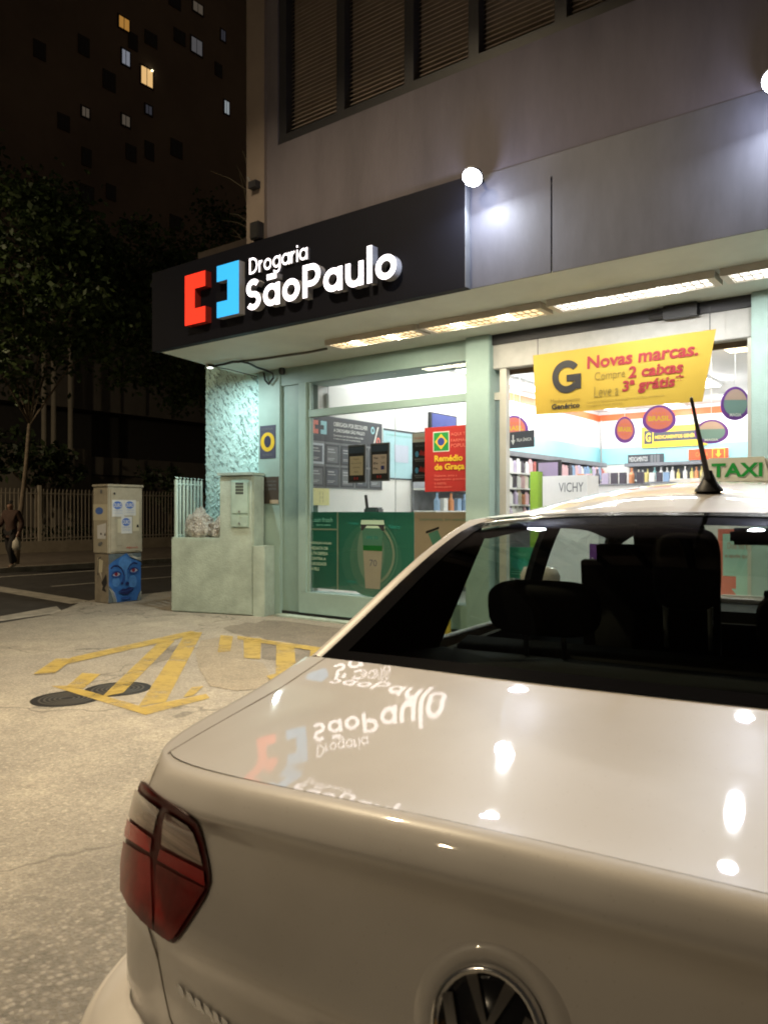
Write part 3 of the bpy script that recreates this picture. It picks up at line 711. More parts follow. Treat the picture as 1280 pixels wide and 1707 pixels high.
def rear_glass(off=0.0, m=22, fb=.952, ft=.482):
    g = []
    for j in range(m+1):
        v = j/m; row = []
        for i in range(NG+1):
            u = -1 + 2*i/NG; b = GB[i]*1; b = Vector((b.x*fb, b.y - .004, b.z))
            t = Vector((ft*u, 1.126 - .02*(1-u*u), 1.356 + .022*(1-abs(u*ft/.512)**2.3)**.9))
            cnr = 1 - (.11*(1-math.sqrt(max(0, 1-((v-.82)/.18)**2))) if (v > .82 and off == 0.0 or v > .82 and off == .002) else 0)
            p = b.lerp(t, v); p.x *= cnr; bulge = .030*math.sin(math.pi*v**1.5)*(.55+.45*(1-u*u))
            row.append(p + Vector((0, -.42, .9)).normalized()*(bulge+off))
        g.append(row)
    return g
GO = rear_glass(.004, 22, .990, .512)            # outer edge of the pillar flange
GG = rear_glass()
rg = MB().grid(GG).build('rear_window', car_glass, CAR, smooth=True, local=True)
fb_ = MB(); g2 = rear_glass(.002); n_, m_ = NG, 22
def strip(b, g, i0, i1, j0, j1): b.grid([row[i0:i1+1] for row in g[j0:j1+1]])
strip(fb_, g2, 0, 2, 0, m_); strip(fb_, g2, n_-2, n_, 0, m_); strip(fb_, g2, 2, n_-2, 0, 1); strip(fb_, g2, 2, n_-2, m_-1, m_)
fb_.build('black_border', frit, rg, smooth=True, local=True)
for s in (-1, 1):
    f = lambda x, y, z: Vector((x*s, y, z))
    A = Vector((abs(GO[0][0].x)*s, GO[0][0].y, GO[0][0].z)); C = f(.580, 1.37, 1.330); iw = I_WIN
    bot = [Vector((half[0][i].x*s, half[0][i].y, half[0][i].z)) for i in range(I_GL, I_WIN+1)]; n = len(bot)-1; m = 14; g = []; gi = []
    bot[0] = bot[0].lerp(A, .5)
    gcol = [Vector((abs(r_[0].x)*s, r_[0].y, r_[0].z)) for r_ in GO]
    for j in range(m+1):
        v = j/m; row = []
        f_ = v*(len(gcol)-1); k_ = min(int(f_), len(gcol)-2); L0 = gcol[k_].lerp(gcol[k_+1], f_-k_)
        Re = bot[-1].lerp(C, v)
        for i in range(n+1):
            u = i/n
            lin0 = gcol[0].lerp(bot[-1], u); row.append(L0.lerp(Re, u) + (bot[i]-lin0)*(1-v) + Vector((s*.020*math.sin(math.pi*v)*math.sin(math.pi*min(1, u*1.0)), 0, 0)))
        g.append(row)
    # roof side edge from the glass corner to the window corner
    top = [Vector((p[1]*s, p[0], p[2])) for p in RF if p[0] <= 1.3701]
    for i in range(n+1):
        f_ = i/n*(len(top)-1); k_ = min(int(f_), len(top)-2); t_ = top[k_].lerp(top[k_+1], f_-k_)
        dlt = t_ - g[-1][i]
        for j in range(m+1): g[j][i] = g[j][i] + dlt*(j/m)**2
    fl = []
    for q, r_ in enumerate(GG):
        p0, p1 = Vector((abs(r_[0].x)*s, r_[0].y, r_[0].z)), g[round(q/22*m)][0] if q in (0, 22) else None
        f_ = q/22*m; k_ = min(int(f_), m-1); p1 = g[k_][0].lerp(g[k_+1][0], f_-k_)
        fl.append([p0, p0.lerp(p1, .5) + Vector((0, -.002, .004)), p1])
    MB().grid(fl).build('pillar_flange', paint, CAR, smooth=True, local=True)
    MB().grid(g).build('rear_pillar', paint, CAR, smooth=True, local=True)
    gi = [[p + Vector((-s*.02, .035*(1-i/n), -.012)) for i, p in enumerate(r_)] for r_ in g]
    MB().grid(gi).build('pillar_trim', inner, CAR, smooth=True, local=True)
    # side windows, pillars
    def belt(y):
        pts_ = [(p.y, p.x, p.z) for p in half[0][I_WIN-6:]]
        for a, b in zip(pts_[:-1], pts_[1:]):
            if a[0] <= y <= b[0]: t = (y-a[0])/(b[0]-a[0]); return f(a[1]+(b[1]-a[1])*t, y, a[2]+(b[2]-a[2])*t)
        return f(.7, y, .95)
    def rail(y):
        for a, b in zip(RF[:-1], RF[1:]):
            if a[0] <= y <= b[0]: t = (y-a[0])/(b[0]-a[0]); return f(a[1]+(b[1]-a[1])*t, y, a[2]+(b[2]-a[2])*t)
        return f(RF[-1][1], RF[-1][0], RF[-1][2])
    def side(b, ya, yb_, yat, ybt, inset=0.0, n=6):
        rows_ = []
        for j in range(7):
            v = j/6; rows_.append([belt(ya+(yb_-ya)*i/n).lerp(rail(yat+(ybt-yat)*i/n), v) + Vector((s*(.018*math.sin(math.pi*v)-inset), 0, 0)) for i in range(n+1)])
        return b.grid(rows_)
    side(MB(), 1.27, 2.02, 1.38, 1.98, .006).build('side_window', car_glass, CAR, smooth=True, local=True)
    side(MB(), 2.02, 2.16, 1.98, 2.10, .003).build('door_pillar', trim, CAR, smooth=True, local=True)
    side(MB(), 2.02, 2.16, 1.96, 2.12, .03).build('door_pillar', inner, CAR, smooth=True, local=True)
    side(MB(), 2.16, 3.22, 2.10, 2.74, .006).build('side_window', car_glass, CAR, smooth=True, local=True)
    side(MB(), 3.22, 3.34, 2.74, 2.85, .0).build('front_pillar', paint, CAR, smooth=True, local=True)
    side(MB(), 3.20, 3.32, 2.70, 2.83, .03).build('pillar_trim', inner, CAR, smooth=True, local=True)
    # window weather strip and door line
    wl = MB(); wl.tube([belt(1.27+(3.2-1.27)*i/12) + Vector((s*.006, 0, .004)) for i in range(13)], .008); wl.build('window_strip', trim, CAR, local=True)
    def sidept(y, z):
        h = BVH.ray_cast(Vector((s*1.6, y, z)), Vector((-s, 0, 0))); return h[0] if h[0] else Vector((s*.82, y, z))
    for yy in (1.16, 2.09, 3.18): MB().tube([sidept(yy + (.22 if yy < 1.2 and zz < .62 else 0), zz) for zz in [.34+.05*q for q in range(12)]], .004, 5).build('door_gap', trim, CAR, local=True)
    for yy in (1.32, 2.26):
        p = sidept(yy, .82); hd = MB(); hd.tube([p + Vector((s*.004, -.09, 0)), p + Vector((s*.03, -.06, 0)), p + Vector((s*.032, .06, 0)), p + Vector((s*.004, .09, 0))], .012); hd.build('door_handle', paint, CAR, smooth=True, local=True)
    mr_ = MB(); mr_.lathe([(0, -.075), (.07, -.07), (.10, -.03), (.105, .03), (.085, .07), (0, .08)], (s*.93, 2.98, 1.03), 14); mo_ = mr_.build('door_mirror', paint, CAR, smooth=True, local=True)
    for v_ in mo_.data.vertices: v_.co.y = 2.98 + (v_.co.y-2.98)*.55
    MB().tube([(s*.72, 3.0, .98), (s*.86, 2.99, 1.0)], .025).build('mirror_stalk', trim, CAR, local=True)
    for ay, az in AX:
        wb_ = MB()
        wb_.tube([(s*.815+0, ay + .345*math.cos(R_(a)), az + .345*math.sin(R_(a))) for a in range(-15, 196, 10)], .022, 8); wb_.build('wheel_arch', paint, CAR, smooth=True, local=True)
        tw = MB(); prof = [(.60, .19), (.60, .275), (.63, .295), (.77, .295), (.805, .275), (.81, .20)]
        tw.grid([[(s*x, ay + r*math.cos(2*math.pi*k/32), az + r*math.sin(2*math.pi*k/32)) for k in range(33)] for x, r in prof]); wh = tw.build('wheel', rubber, CAR, smooth=True, local=True)
        rb = MB(); rb.grid([[(s*x, ay + r*math.cos(2*math.pi*k/32), az + r*math.sin(2*math.pi*k/32)) for k in range(33)] for x, r in ((.80, .20), (.785, .185), (.76, .16), (.79, .05), (.795, .0))]); rb.build('rim', steel, wh, smooth=True, local=True)
        wl_ = MB(); wl_.grid([[(s*x, ay + .34*math.cos(R_(a)), az + .34*math.sin(R_(a))) for a in range(-40, 221, 10)] for x in (.55, .80)]); wl_.build('wheel_well', trim, CAR, local=True)
# bonnet, windscreen, lights at the front
bn = []
for j in range(13):
    v = j/12; row = []
    for i in range(25):
        u = -1 + i/12; k_ = I_WIN + int((NH-1-I_WIN)*.55); a = half[0][19*NS]
        yb_ = 3.36; y = yb_ + (4.07-yb_)*v
        xw = max(.02, next((q.x for q in half[0][18*NS:] if q.y >= y), .1))
        yy = y - .05*u*u*v
        xw = .665 - .04*v - .10*v**4
        row.append(Vector((xw*u, y - .22*abs(u)**3*v, .935 - .15*v**1.6 + .035*(1-u*u))))
    bn.append(row)
MB().grid(bn).build('bonnet', paint, CAR, smooth=True, local=True)
ws = []
for j in range(9):
    v = j/8; ws.append([Vector(((.655*u)*(1-v) + .52*u*v, (3.36 - .06*u*u*0)*(1-v) + 2.85*v + .10*(1-u*u)*(1-v*.6), (.935+.03*(1-u*u))*(1-v) + (1.258+.152*(1-abs(u)**2.3)**.9)*v)) for u in [-1+i/10 for i in range(21)]])
MB().grid(ws).build('windscreen', car_glass, CAR, smooth=True, local=True)
for s in (-1, 1):
    hl = MB(); hl.add([(s*.35, 4.14, .68), (s*.66, 4.02, .70), (s*.76, 3.84, .76), (s*.60, 4.02, .77), (s*.36, 4.12, .74)], [(0, 1, 2, 3, 4)]); hl.build('headlight', glass('lamp_clear', (.8, .8, .8), 1.0), CAR, local=True)
MB().box((-.34, 4.10, .64), (.34, 4.175, .72)).build('grille', trim, CAR, local=True, bevel=.01)
# panel gaps round the boot lid
def rearpt(x, z, off=.0):
    h = BVH.ray_cast(Vector((x, -.6, z)), Vector((0, 1, 0)))
    return (h[0] + (h[1] if h[1].y < 0 else -h[1])*off) if h[0] else None
for s in (-1, 1):
    pg = [Vector((s*.603, LG[-1][0].y-.02, 0)), Vector((s*.600, .42, 0)), Vector((s*.595, .28, 0)), Vector((s*.588, .17, 0)), Vector((s*.580, .105, 0))]
    pg = [Vector((p.x, p.y, zlid(p.x, p.y)-.0005)) for p in pg]
    dn_ = [rearpt(s*x, z) for x, z in [(.577, 1.0-.012), (.576, .975), (.575, .955), (.573, .93), (.570, .88), (.566, .82), (.562, .76), (.556, .70), (.548, .66), (.535, .62), (.515, .600)]]
    gp = MB(); gp.tube(pg + [q for q in dn_ if q], .0015, 6); gp.build('lid_gap', mat('gap_dark', (.24, .21, .18), .8, var=0), CAR, local=True)
# tail lamps, laid on the body skin
CM = wm(CAR).inverted()
def on_body(px, py, lift=0.0):
    o = CM @ _C; d0 = (CM.to_3x3() @ ray(px, py))
    for k in range(60):
        h = BVH.ray_cast(o, (CM.to_3x3() @ ray(px+k*1.0, py)).normalized())
        if h[0] and h[0].y < .36:
            n = h[1] if h[1].dot(o-h[0]) > 0 else -h[1]
            return h[0] + n*lift
    return None
def poly_at(p, t):
    f_ = t*(len(p)-1); i = min(int(f_), len(p)-2); q = f_-i
    return (p[i][0]*(1-q)+p[i+1][0]*q, p[i][1]*(1-q)+p[i+1][1]*q)
def skin_patch(top, right, bottom, left, lift, bulge, n=12, m=14):
    g = []
    A, B_, C_, D = top[0], top[-1], bottom[-1], bottom[0]
    for j in range(m+1):
        v = j/m; row = []
        for i in range(n+1):
            u = i/n; T, Bo, L, R2 = poly_at(top, u), poly_at(bottom, u), poly_at(left, v), poly_at(right, v)
            q = [T[k]*(1-v)+Bo[k]*v + L[k]*(1-u)+R2[k]*u - (A[k]*(1-u)*(1-v)+B_[k]*u*(1-v)+D[k]*(1-u)*v+C_[k]*u*v) for k in (0, 1)]
            row.append(on_body(q[0], q[1], lift + bulge*math.sin(math.pi*min(1, max(0, v)))**.5*math.sin(math.pi*u)**.5))
        g.append(row)
    return g
def quadpatch(tl, tr, br, bl, lift, n=8, m=8): return skin_patch([tl, tr], [tr, br], [bl, br], [tl, bl], lift, .0, n, m)
red_dark = mat('tail_red', (.075, .004, .003), .45, var=.15, scale=60, spec=.2)
red_lens = mat('tail_red_lens', (.15, .006, .005), .35, var=.45, scale=18, coat=.22, spec=.15)
red_strip = mat('tail_red_strip', (.34, .008, .008), .25, var=.1, coat=.25, spec=.2)
clear_lens = mat('tail_clear_lens', (.24, .17, .145), .2, var=.6, scale=3.0, coat=.6, stretch=(2, 2, 70), metal=.2)
TLP = dict(
  housing=skin_patch([(239,1302),(244,1304),(258,1317),(276,1331),(300,1345),(318,1356),(329,1366),(335,1377)], [(335,1377),(343,1402),(350,1436),(353,1458),(353,1470)], [(205,1476),(211,1494),(225,1514),(244,1533),(264,1550),(284,1564),(293,1567),(300,1562),(312,1546),(330,1518),(346,1493),(353,1470)], [(239,1302),(230,1320),(220,1358),(211,1405),(206,1445),(205,1476)], .003, .004, 26, 26),
  c1=skin_patch([(233,1313),(252,1326),(272,1340)],[(272,1340),(264,1388)],[(220,1358),(242,1374),(264,1388)],[(233,1313),(226,1332),(220,1358)],.0085,0), c2=skin_patch([(282,1344),(304,1357),(320,1368),(329,1380)],[(329,1380),(339,1410),(346,1441)],[(278,1407),(312,1425),(346,1441)],[(282,1344),(278,1407)],.0085,0),
  s1=quadpatch((219,1363),(262,1396),(259,1420),(215,1392),.0088), s2=quadpatch((276,1414),(348,1450),(350,1475),(271,1432),.0088),
  r1=skin_patch([(213,1400),(235,1415),(259,1428)],[(259,1428),(263,1544)],[(209,1480),(222,1505),(242,1526),(263,1544)],[(213,1400),(209,1440),(209,1480)],.0082,0), r2=skin_patch([(269,1438),(310,1460),(350,1479)],[(350,1479),(328,1514),(308,1546),(297,1560)],[(266,1545),(280,1556),(290,1561),(297,1560)],[(269,1438),(266,1545)],.0082,0))
for s in (-1, 1):
    mir = lambda g: [[Vector((p.x*(1 if s < 0 else -1), p.y, p.z)) for p in r_] for r_ in g]
    hs = MB().grid(mir(TLP['housing'])).build('tail_lamp', red_dark, CAR, smooth=True, local=True)
    for k_, nm, m_ in (('c1', 'reversing_lens', clear_lens), ('c2', 'reversing_lens', clear_lens), ('s1', 'reflector_strip', red_strip), ('s2', 'reflector_strip', red_strip), ('r1', 'brake_lens', red_lens), ('r2', 'brake_lens', red_lens)):
        MB().grid(mir(TLP[k_])).build(nm, m_, hs, smooth=True, local=True)
    rimp = [p for p in mir(TLP['housing'])[0]] + [r_[-1] for r_ in mir(TLP['housing'])][1:] + mir(TLP['housing'])[-1][::-1][1:] + [r_[0] for r_ in mir(TLP['housing'])][::-1][1:]
    MB().tube(rimp, .0014, 6).build('lamp_seal', mat('lamp_seal', (.05, .012, .01), .4), hs, smooth=True, local=True)
# round emblem in a shallow dish
ec = rearpt(.014, .835); e1 = rearpt(.014, .855); upv = (e1-ec).normalized(); rtv = Vector((1, 0, 0)); nv = rtv.cross(upv).normalized()
if nv.y > 0: nv = -nv
EM = lambda x, y, d: ec + rtv*x + upv*y + nv*d
db = MB(); db.grid([[EM(r*math.cos(a), r*math.sin(a), z) for a in [2*math.pi*k/40 for k in range(41)]] for r, z in ((.092, -.003), (.084, .003), (.076, .006), (.068, .004), (.062, .001))]); db.build('emblem_dish', paint, CAR, smooth=True, local=True)
eb = MB(); eb.grid([[EM(r*math.cos(a), r*math.sin(a), z) for a in [2*math.pi*k/40 for k in range(41)]] for r, z in ((.064, .001), (.062, .008), (.0, .006))]); emb = eb.build('emblem', mat('emblem_black', (.012, .012, .014), .15, var=0), CAR, smooth=True, local=True)
rb_ = MB(); rb_.grid([[EM(r*math.cos(a), r*math.sin(a), z) for a in [2*math.pi*k/40 for k in range(41)]] for r, z in ((.064, .004), (.063, .012), (.059, .014), (.055, .012), (.054, .007))]); rb_.build('emblem_ring', chrome, emb, smooth=True, local=True)
vw = MB()
stroke(vw, [(-.022, .050), (0, .004), (.022, .050)], .013, lambda x, y, d: EM(x, y, .007+d), .005, 0, 0)
stroke(vw, [(-.047, .026), (-.022, -.048), (0, -.003), (.022, -.048), (.047, .026)], .013, lambda x, y, d: EM(x, y, .007+d), .006, 0, 0)
vw.build('emblem_letters', chrome, emb, local=True)
# blurred chrome script at the left of the boot lid
bd = MB()
for i in range(9):
    t = i/8; px, py = 298+118*t, 1636+88*t
    q = [on_body(px+dx, py+dy, .003) for dx, dy in ((0, 0), (9, 7), (13 + (i % 2)*3, 24), (3, 17 + (i % 3)*2))]
    if all(q): bd.quad(*q)
for i in range(7):
    t = i/6; px, py = 322+90*t, 1664+70*t
    q = [on_body(px+dx, py+dy, .003) for dx, dy in ((0, 0), (5, 4), (8, 14), (3, 10))]
    if all(q): bd.quad(*q)
bd.build('chrome_script', chrome, CAR, local=True)
# cabin
tb = MB(); tb.box((-.70, .62, .36), (.70, 3.4, .40)); tb.box((-.67, .56, .40), (-.65, 3.3, .972)); tb.box((.65, .56, .40), (.67, 3.3, .972)); tb.build('cabin_lining', inner, CAR, local=True)
shf = MB(); gs = [[Vector((p.x*.97, p.y+.015, p.z-.012)) for p in GB], [Vector((.62*(-1+2*i/NG), 1.18, 1.0)) for i in range(NG+1)]]
shf.grid(gs); shf.build('parcel_shelf', inner, CAR, local=True)
def cushion(name, c, sz, parent, rx=0.0, bev=.04):
    o = MB().box((-sz[0]/2, -sz[1]/2, -sz[2]/2), (sz[0]/2, sz[1]/2, sz[2]/2)).build(name, cloth, parent, local=True, bevel=bev)
    o.location = c; o.rotation_euler = (rx, 0, 0)
    for p in o.data.polygons: p.use_smooth = True
    return o
rs = cushion('rear_seat', (0, 1.27, .765), (1.22, .16, .52), CAR, .22)
def headrest(c, sz, parent_c=CAR):
    g = []
    for j in range(17):
        th = math.pi*(j/16-.5); row = []
        for i in range(33):
            ph = 2*math.pi*i/32; e_ = lambda q, p: math.copysign(abs(q)**p, q)
            row.append((sz[0]/2*e_(math.cos(th), .45)*e_(math.cos(ph), .5), sz[1]/2*e_(math.cos(th), .45)*e_(math.sin(ph), .7), sz[2]/2*e_(math.sin(th), .6)))
        g.append(row)
    h = MB().grid(g).build('headrest', cloth, CAR, smooth=True, local=True); h.location = c; h.rotation_euler = (.15, 0, 0)
    st_ = MB()
    for dx in (-.05, .05): st_.tube([(dx, .0, -sz[2]/2-.10), (dx, 0, -sz[2]/2+.02)], .007)
    st_.build('headrest_posts', chrome, h, local=True)
headrest((-.305, 1.12, 1.135), (.29, .10, .135)); headrest((.33, 1.12, 1.135), (.29, .10, .135)); headrest((.035, 1.15, 1.245), (.15, .10, .19))
for x in (-.24, .38):
    dz_ = 0 if x < 0 else -.09
    cushion('front_seat', (x, 2.16, .93+dz_), (.48, .17, .66), CAR, .12, .06); headrest((x+.06, 2.20, 1.285+dz_), (.25, .11, .15))
MB().box((-.64, 2.95, .60), (.64, 3.42, .93)).build('dashboard', inner, CAR, local=True, bevel=.05)
MB().tube([(-.34+.18*math.cos(2*math.pi*k/24), 2.72+.05*math.sin(2*math.pi*k/24), .90+.18*math.sin(2*math.pi*k/24)) for k in range(25)], .014).build('steering_wheel', trim, CAR, local=True)
MB().box((-.02, 2.66, 1.245), (.22, 2.70, 1.315)).build('interior_mirror', trim, CAR, local=True, bevel=.015)
# aerial on the roof
ab = MB(); ab.lathe([(.036, 0), (.034, .006), (.022, .022), (.011, .045), (.0075, .055)], (.06, 1.35, 1.432), 14); aer = ab.build('aerial', black_m, CAR, smooth=True, local=True)
pts = [(.06-.02*t, 1.35-.16*t, 1.45+.205*t) for t in [i/10 for i in range(11)]]
MB().tube(pts, [.0085 - .0045*i/10 for i in range(11)], 8).build('aerial_rod', black_m, aer, smooth=True, local=True)

# taxi sign standing on the roof
tl = wm(CAR) @ Vector((.02, 2.52, 1.474))
T = thing('taxi_sign', 'white box sign reading TAXI in green standing on the car roof', 'taxi sign', tl, R_(7.55))
tx = MB(); W0, W1 = .132, .106
tx.add([(-W0, -.075, .018), (W0, -.075, .018), (W0, .075, .018), (-W0, .075, .018), (-W1, -.045, .118), (W1, -.045, .118), (W1, .045, .118), (-W1, .045, .118)], [(0, 3, 2, 1), (4, 5, 6, 7), (0, 1, 5, 4), (1, 2, 6, 5), (2, 3, 7, 6), (3, 0, 4, 7)])
tx.build('sign_box', mat('taxi_white', (.72, .76, .70), .3, var=.02), T, local=True, bevel=.008)
MB().box((-.12, -.06, -.012), (.12, .06, .02)).build('sign_base', mat('taxi_base', (.45, .38, .28), .5), T, local=True)
for s_ in (-1, 1):
    upt = Vector((0, .030*(-s_)*-1 if s_ < 0 else -.030, .10))
    if s_ < 0: text('TAXI', mat('taxi_green', (.01, .35, .06), .4), T, (-.086, -.0690, .040), (.180, 0, 0), Vector((0, .0165, .055)), bold=.03, lift=.002, local=True)
    else: text('TAXI', mat('taxi_green', (.01, .35, .06), .4), T, (.086, .0690, .040), (-.180, 0, 0), Vector((0, -.0165, .055)), bold=.03, lift=.002, local=True)

# ================================================================== SIGNS AND POSTERS
def board(name, lab, cat, org, right, up, m, th=.006, group=None, part='board'):
    org, right, up = Vector(org), Vector(right), Vector(up); n = right.cross(up).normalized()
    t = thing(name, lab, cat, org, 0, group)
    MB().prism([org, org+right, org+right+up, org+up], -n*th).build(part, m, t)
    t.org, t_right, t_up = org, right, up
    return t
class Sign:
    def __init__(s, name, lab, cat, org, right, up, m, th=.006, group=None, part='board'):
        s.o, s.r, s.u = Vector(org), Vector(right), Vector(up); n = s.r.cross(s.u).normalized()
        s.t = thing(name, lab, cat, s.o, 0, group); s.k = 1
        MB().prism([s.o, s.o+s.r, s.o+s.r+s.u, s.o+s.u], -n*th).build(part, m, s.t)
    def rect(s, name, m, *rs):
        s.k += 1
        for q in rs: panel(MB(), s.o, s.r, s.u, *q, lift=.0012*s.k).build(name, m, s.t)
    def one(s, name, m, rs):
        s.k += 1; b = MB()
        for q in rs: panel(b, s.o, s.r, s.u, *q, lift=.0012*s.k)
        b.build(name, m, s.t)
    def disc(s, name, m, cu, cv, ru, rv, **kw):
        s.k += 1; blob(MB(), s.o, s.r, s.u, cu, cv, ru, rv, .0012*s.k, **kw).build(name, m, s.t)
    def poly(s, name, m, pts):
        s.k += 1; n = s.r.cross(s.u).normalized()*.0012*s.k
        MB().quad(*[s.o + s.r*u + s.u*v + n for u, v in pts]).build(name, m, s.t)
    def txt(s, st, m, u0, v0, u1, v1, bold=.0, name='lettering'):
        text(st, m, s.t, s.o + s.r*u0 + s.u*v0, s.r*(u1-u0), s.u*(v1-v0), bold=bold, lift=.0012*(s.k+1), name=name)
def fac(px0, py0, px1, py1, y):      # a facade-parallel rectangle from two photo corners (top-left, bottom-right)
    a = onY(px0, py0, y); b = onY(px1, py1, y)
    return Vector((a.x, y, b.z)), Vector((b.x-a.x, 0, 0)), Vector((0, 0, a.z-b.z))
i_white = ink('ink_white', (.80, .80, .76)); i_black = ink('ink_black', (.02, .02, .022)); i_dark = ink('ink_charcoal', (.055, .06, .07))
i_grey = ink('ink_grey', (.16, .17, .18)); i_red = ink('ink_red', (.46, .030, .026)); i_yel = ink('ink_yellow', (.82, .55, .04))
i_green = ink('ink_green', (.02, .30, .06)); i_blue = ink('ink_blue', (.04, .06, .30)); i_teal = ink('ink_teal', (.02, .26, .21)); i_teal2 = ink('ink_mid_green', (.06, .36, .27))
i_teal3 = ink('ink_light_green', (.16, .45, .33)); i_pale = ink('ink_pale_green', (.40, .56, .42)); i_pink = ink('ink_salmon', (.80, .22, .16)); i_cyan = ink('ink_cyan', (.36, .66, .72)); i_purple = ink('ink_purple', (.20, .06, .36)); i_orange = ink('ink_orange', (.85, .25, .05))
i_lblue = ink('ink_sky', (.10, .38, .66))

# yellow banner hung in the doorway (slightly curled cloth)
tl_, tr_, br_, bl_ = onY(888, 591, 7.18), onY(1193, 547, 7.14), onY(1170, 668, 7.26), onY(893, 690, 7.20)
BN = thing('hanging_banner', 'yellow banner with a big black letter G hanging over the shop door', 'banner', bl_)
ban = ink('banner_yellow', (.39, .27, .03), .6)
def bpt(u, v, lift=0.0):
    p = (bl_.lerp(br_, u)).lerp(tl_.lerp(tr_, u), v); p.y += .018*math.sin(u*6.5)*(1-v*.6) - lift; return p
MB().grid([[bpt(i/24, j/8) for i in range(25)] for j in range(9)]).build('cloth', ban, BN, smooth=True)
def btxt(st, m, u0, v0, u1, v1, bold=.0):
    o = text(st, m, BN, (0, 0, 0), (1, 0, 0), (0, 1, 0), bold=bold, lift=0, local=True)
    inv = wm(BN).inverted()
    for v in o.data.vertices: v.co = inv @ bpt(u0+(u1-u0)*v.co.x, v0+(v1-v0)*v.co.y, .007)
    return o
gb = MB()
stroke(gb, arc(.205, .585, .072, 42, 318, 30, .215) , .05, lambda x, y, d: bpt(x, y, .006+d*.0), 0, 0, 0)
gb = MB(); ou = arc(.205, .58, .090, 40, 325, 34, .265); inn = arc(.205, .58, .052, 40, 325, 34, .150)
for i in range(len(ou)-1): gb.quad(bpt(*inn[i], .007), bpt(*ou[i], .007), bpt(*ou[i+1], .007), bpt(*inn[i+1], .007))
gb.quad(bpt(.205, .50, .0075), bpt(.293, .50, .0075), bpt(.293, .61, .0075), bpt(.205, .61, .0075)); gb.quad(bpt(.255, .37, .0078), bpt(.293, .37, .0078), bpt(.293, .52, .0078), bpt(.255, .52, .0078))
gb.build('big_letter', i_black, BN)
btxt('Medicamento', ink('ink_olive', (.22, .16, .03)), .10, .175, .285, .235); btxt('Genérico', i_black, .105, .065, .285, .155, .03)
btxt('Novas marcas.', ink('banner_red', (.26, .022, .03)), .33, .66, .935, .86, .028); btxt('Compre', ink('ink_olive', (.22, .16, .03)), .375, .43, .555, .60)
btxt('2 caixas', MATS['banner_red'], .575, .44, .87, .62, .03); btxt('Leve a', MATS['ink_olive'], .375, .20, .525, .37); btxt('3ª grátis*', MATS['banner_red'], .545, .20, .88, .42, .03)
btxt('Consulte o regulamento da promoção e os produtos participantes', MATS['ink_olive'], .33, .115, .79, .15); btxt('Imagens ilustrativas', MATS['ink_olive'], .33, .06, .55, .09)
for q, x in enumerate((.03, .97)):
    p = bpt(x, 1.0); MB().tube([p, (p.x, p.y, 3.19)], .004, 5).build('cord', black_m, BN)

# red poster on the left window
o, r, u = fac(708, 712, 786, 817, 7.405)
P = Sign('red_poster', 'red poster with a Brazilian flag taped to the shop window beside the column', 'poster', o, r, u, i_red, .003)
P.one('flag', i_white, [(.185, .615, .535, .925)]); P.one('flag_field', i_green, [(.20, .628, .52, .912)]); P.poly('flag_rhombus', i_yel, [(.225, .77), (.36, .65), (.495, .77), (.36, .89)]); P.disc('flag_globe', i_blue, .36, .77, .075, .062)
for i, l in enumerate(('AQUI TEM', 'FARMÁCIA', 'POPULAR')): P.txt(l, i_pink, .57, .84-.085*i, 1.02 if i else .99, .895-.085*i)
P.txt('Remédio', i_yel, .22, .46, .82, .56, .035); P.txt('de Graça', i_yel, .22, .31, .86, .43, .035)
for i, l in enumerate(('Diabetes, asma e', 'hipertensão, gratuitos', 'e outros.', 'farmácia popular')): P.txt(l, i_pink, .22, .225-.058*i, (.70, .88, .48, .6)[i], .262-.058*i)
# green and cream posters in the lower window
o, r, u = fac(509, 852, 690, 992, 7.435)
P = Sign('green_poster', 'wide green sunscreen poster with a cream tube filling the lower shop window', 'poster', o, r, u, i_teal2, .004)
P.one('dark_edge', i_teal, [(0, 0, .065, 1)]); P.rect('side_panel', ink('ink_green_panel', (.04, .31, .23)), (.065, 0, .325, 1))
P.disc('glow_outer', ink('ink_glow_one', (.10, .40, .30)), .63, .40, .27, .46); P.disc('glow_middle', ink('ink_glow_two', (.17, .45, .34)), .63, .42, .19, .40); P.disc('glow_inner', ink('ink_glow_three', (.30, .52, .40)), .63, .5, .12, .38)
P.one('rule', i_pale, [(.318, 0, .332, 1), (0, .765, .32, .785)])
for rr, wd, mm in ((.30, .014, i_teal3), (.27, .022, i_pale)):
    P.k += 1; b = MB(); n = r.cross(u).normalized()*.0012*P.k
    a1 = [(.60+rr*.9*math.cos(R_(a)), .48+rr*1.5*math.sin(R_(a))) for a in range(-60, 80, 6)]; a2 = [(.60+(rr-wd)*.9*math.cos(R_(a)), .48+(rr-wd)*1.5*math.sin(R_(a))) for a in range(-60, 80, 6)]
    for i in range(len(a1)-1): b.quad(*[o + r*q[0] + u*q[1] + n for q in (a1[i], a1[i+1], a2[i+1], a2[i])])
    b.build('swirl', mm, P.t)
P.poly('tube_body', ink('ink_tube_cream', (.70, .67, .54)), [(.585, .05), (.715, .05), (.735, .52), (.565, .52)]); P.poly('tube_label', i_teal3, [(.568, .52), (.732, .52), (.745, .80), (.555, .80)]); P.poly('tube_band', i_green, [(.567, .52), (.733, .52), (.736, .585), (.564, .585)])
P.poly('tube_shoulder', i_pale, [(.54, .80), (.76, .80), (.75, .90), (.55, .90)]); P.poly('tube_cap', i_black, [(.548, .77), (.565, .77), (.60, .83), (.70, .83), (.735, .77), (.752, .77), (.757, .845), (.543, .845)])
P.txt('70', i_grey, .625, .33, .69, .41); P.txt('FPS 70', i_teal, .60, .66, .70, .70)
P.txt('sun fresh', i_teal3, .10, .87, .28, .93); P.txt('derm care', i_teal3, .12, .82, .26, .85)
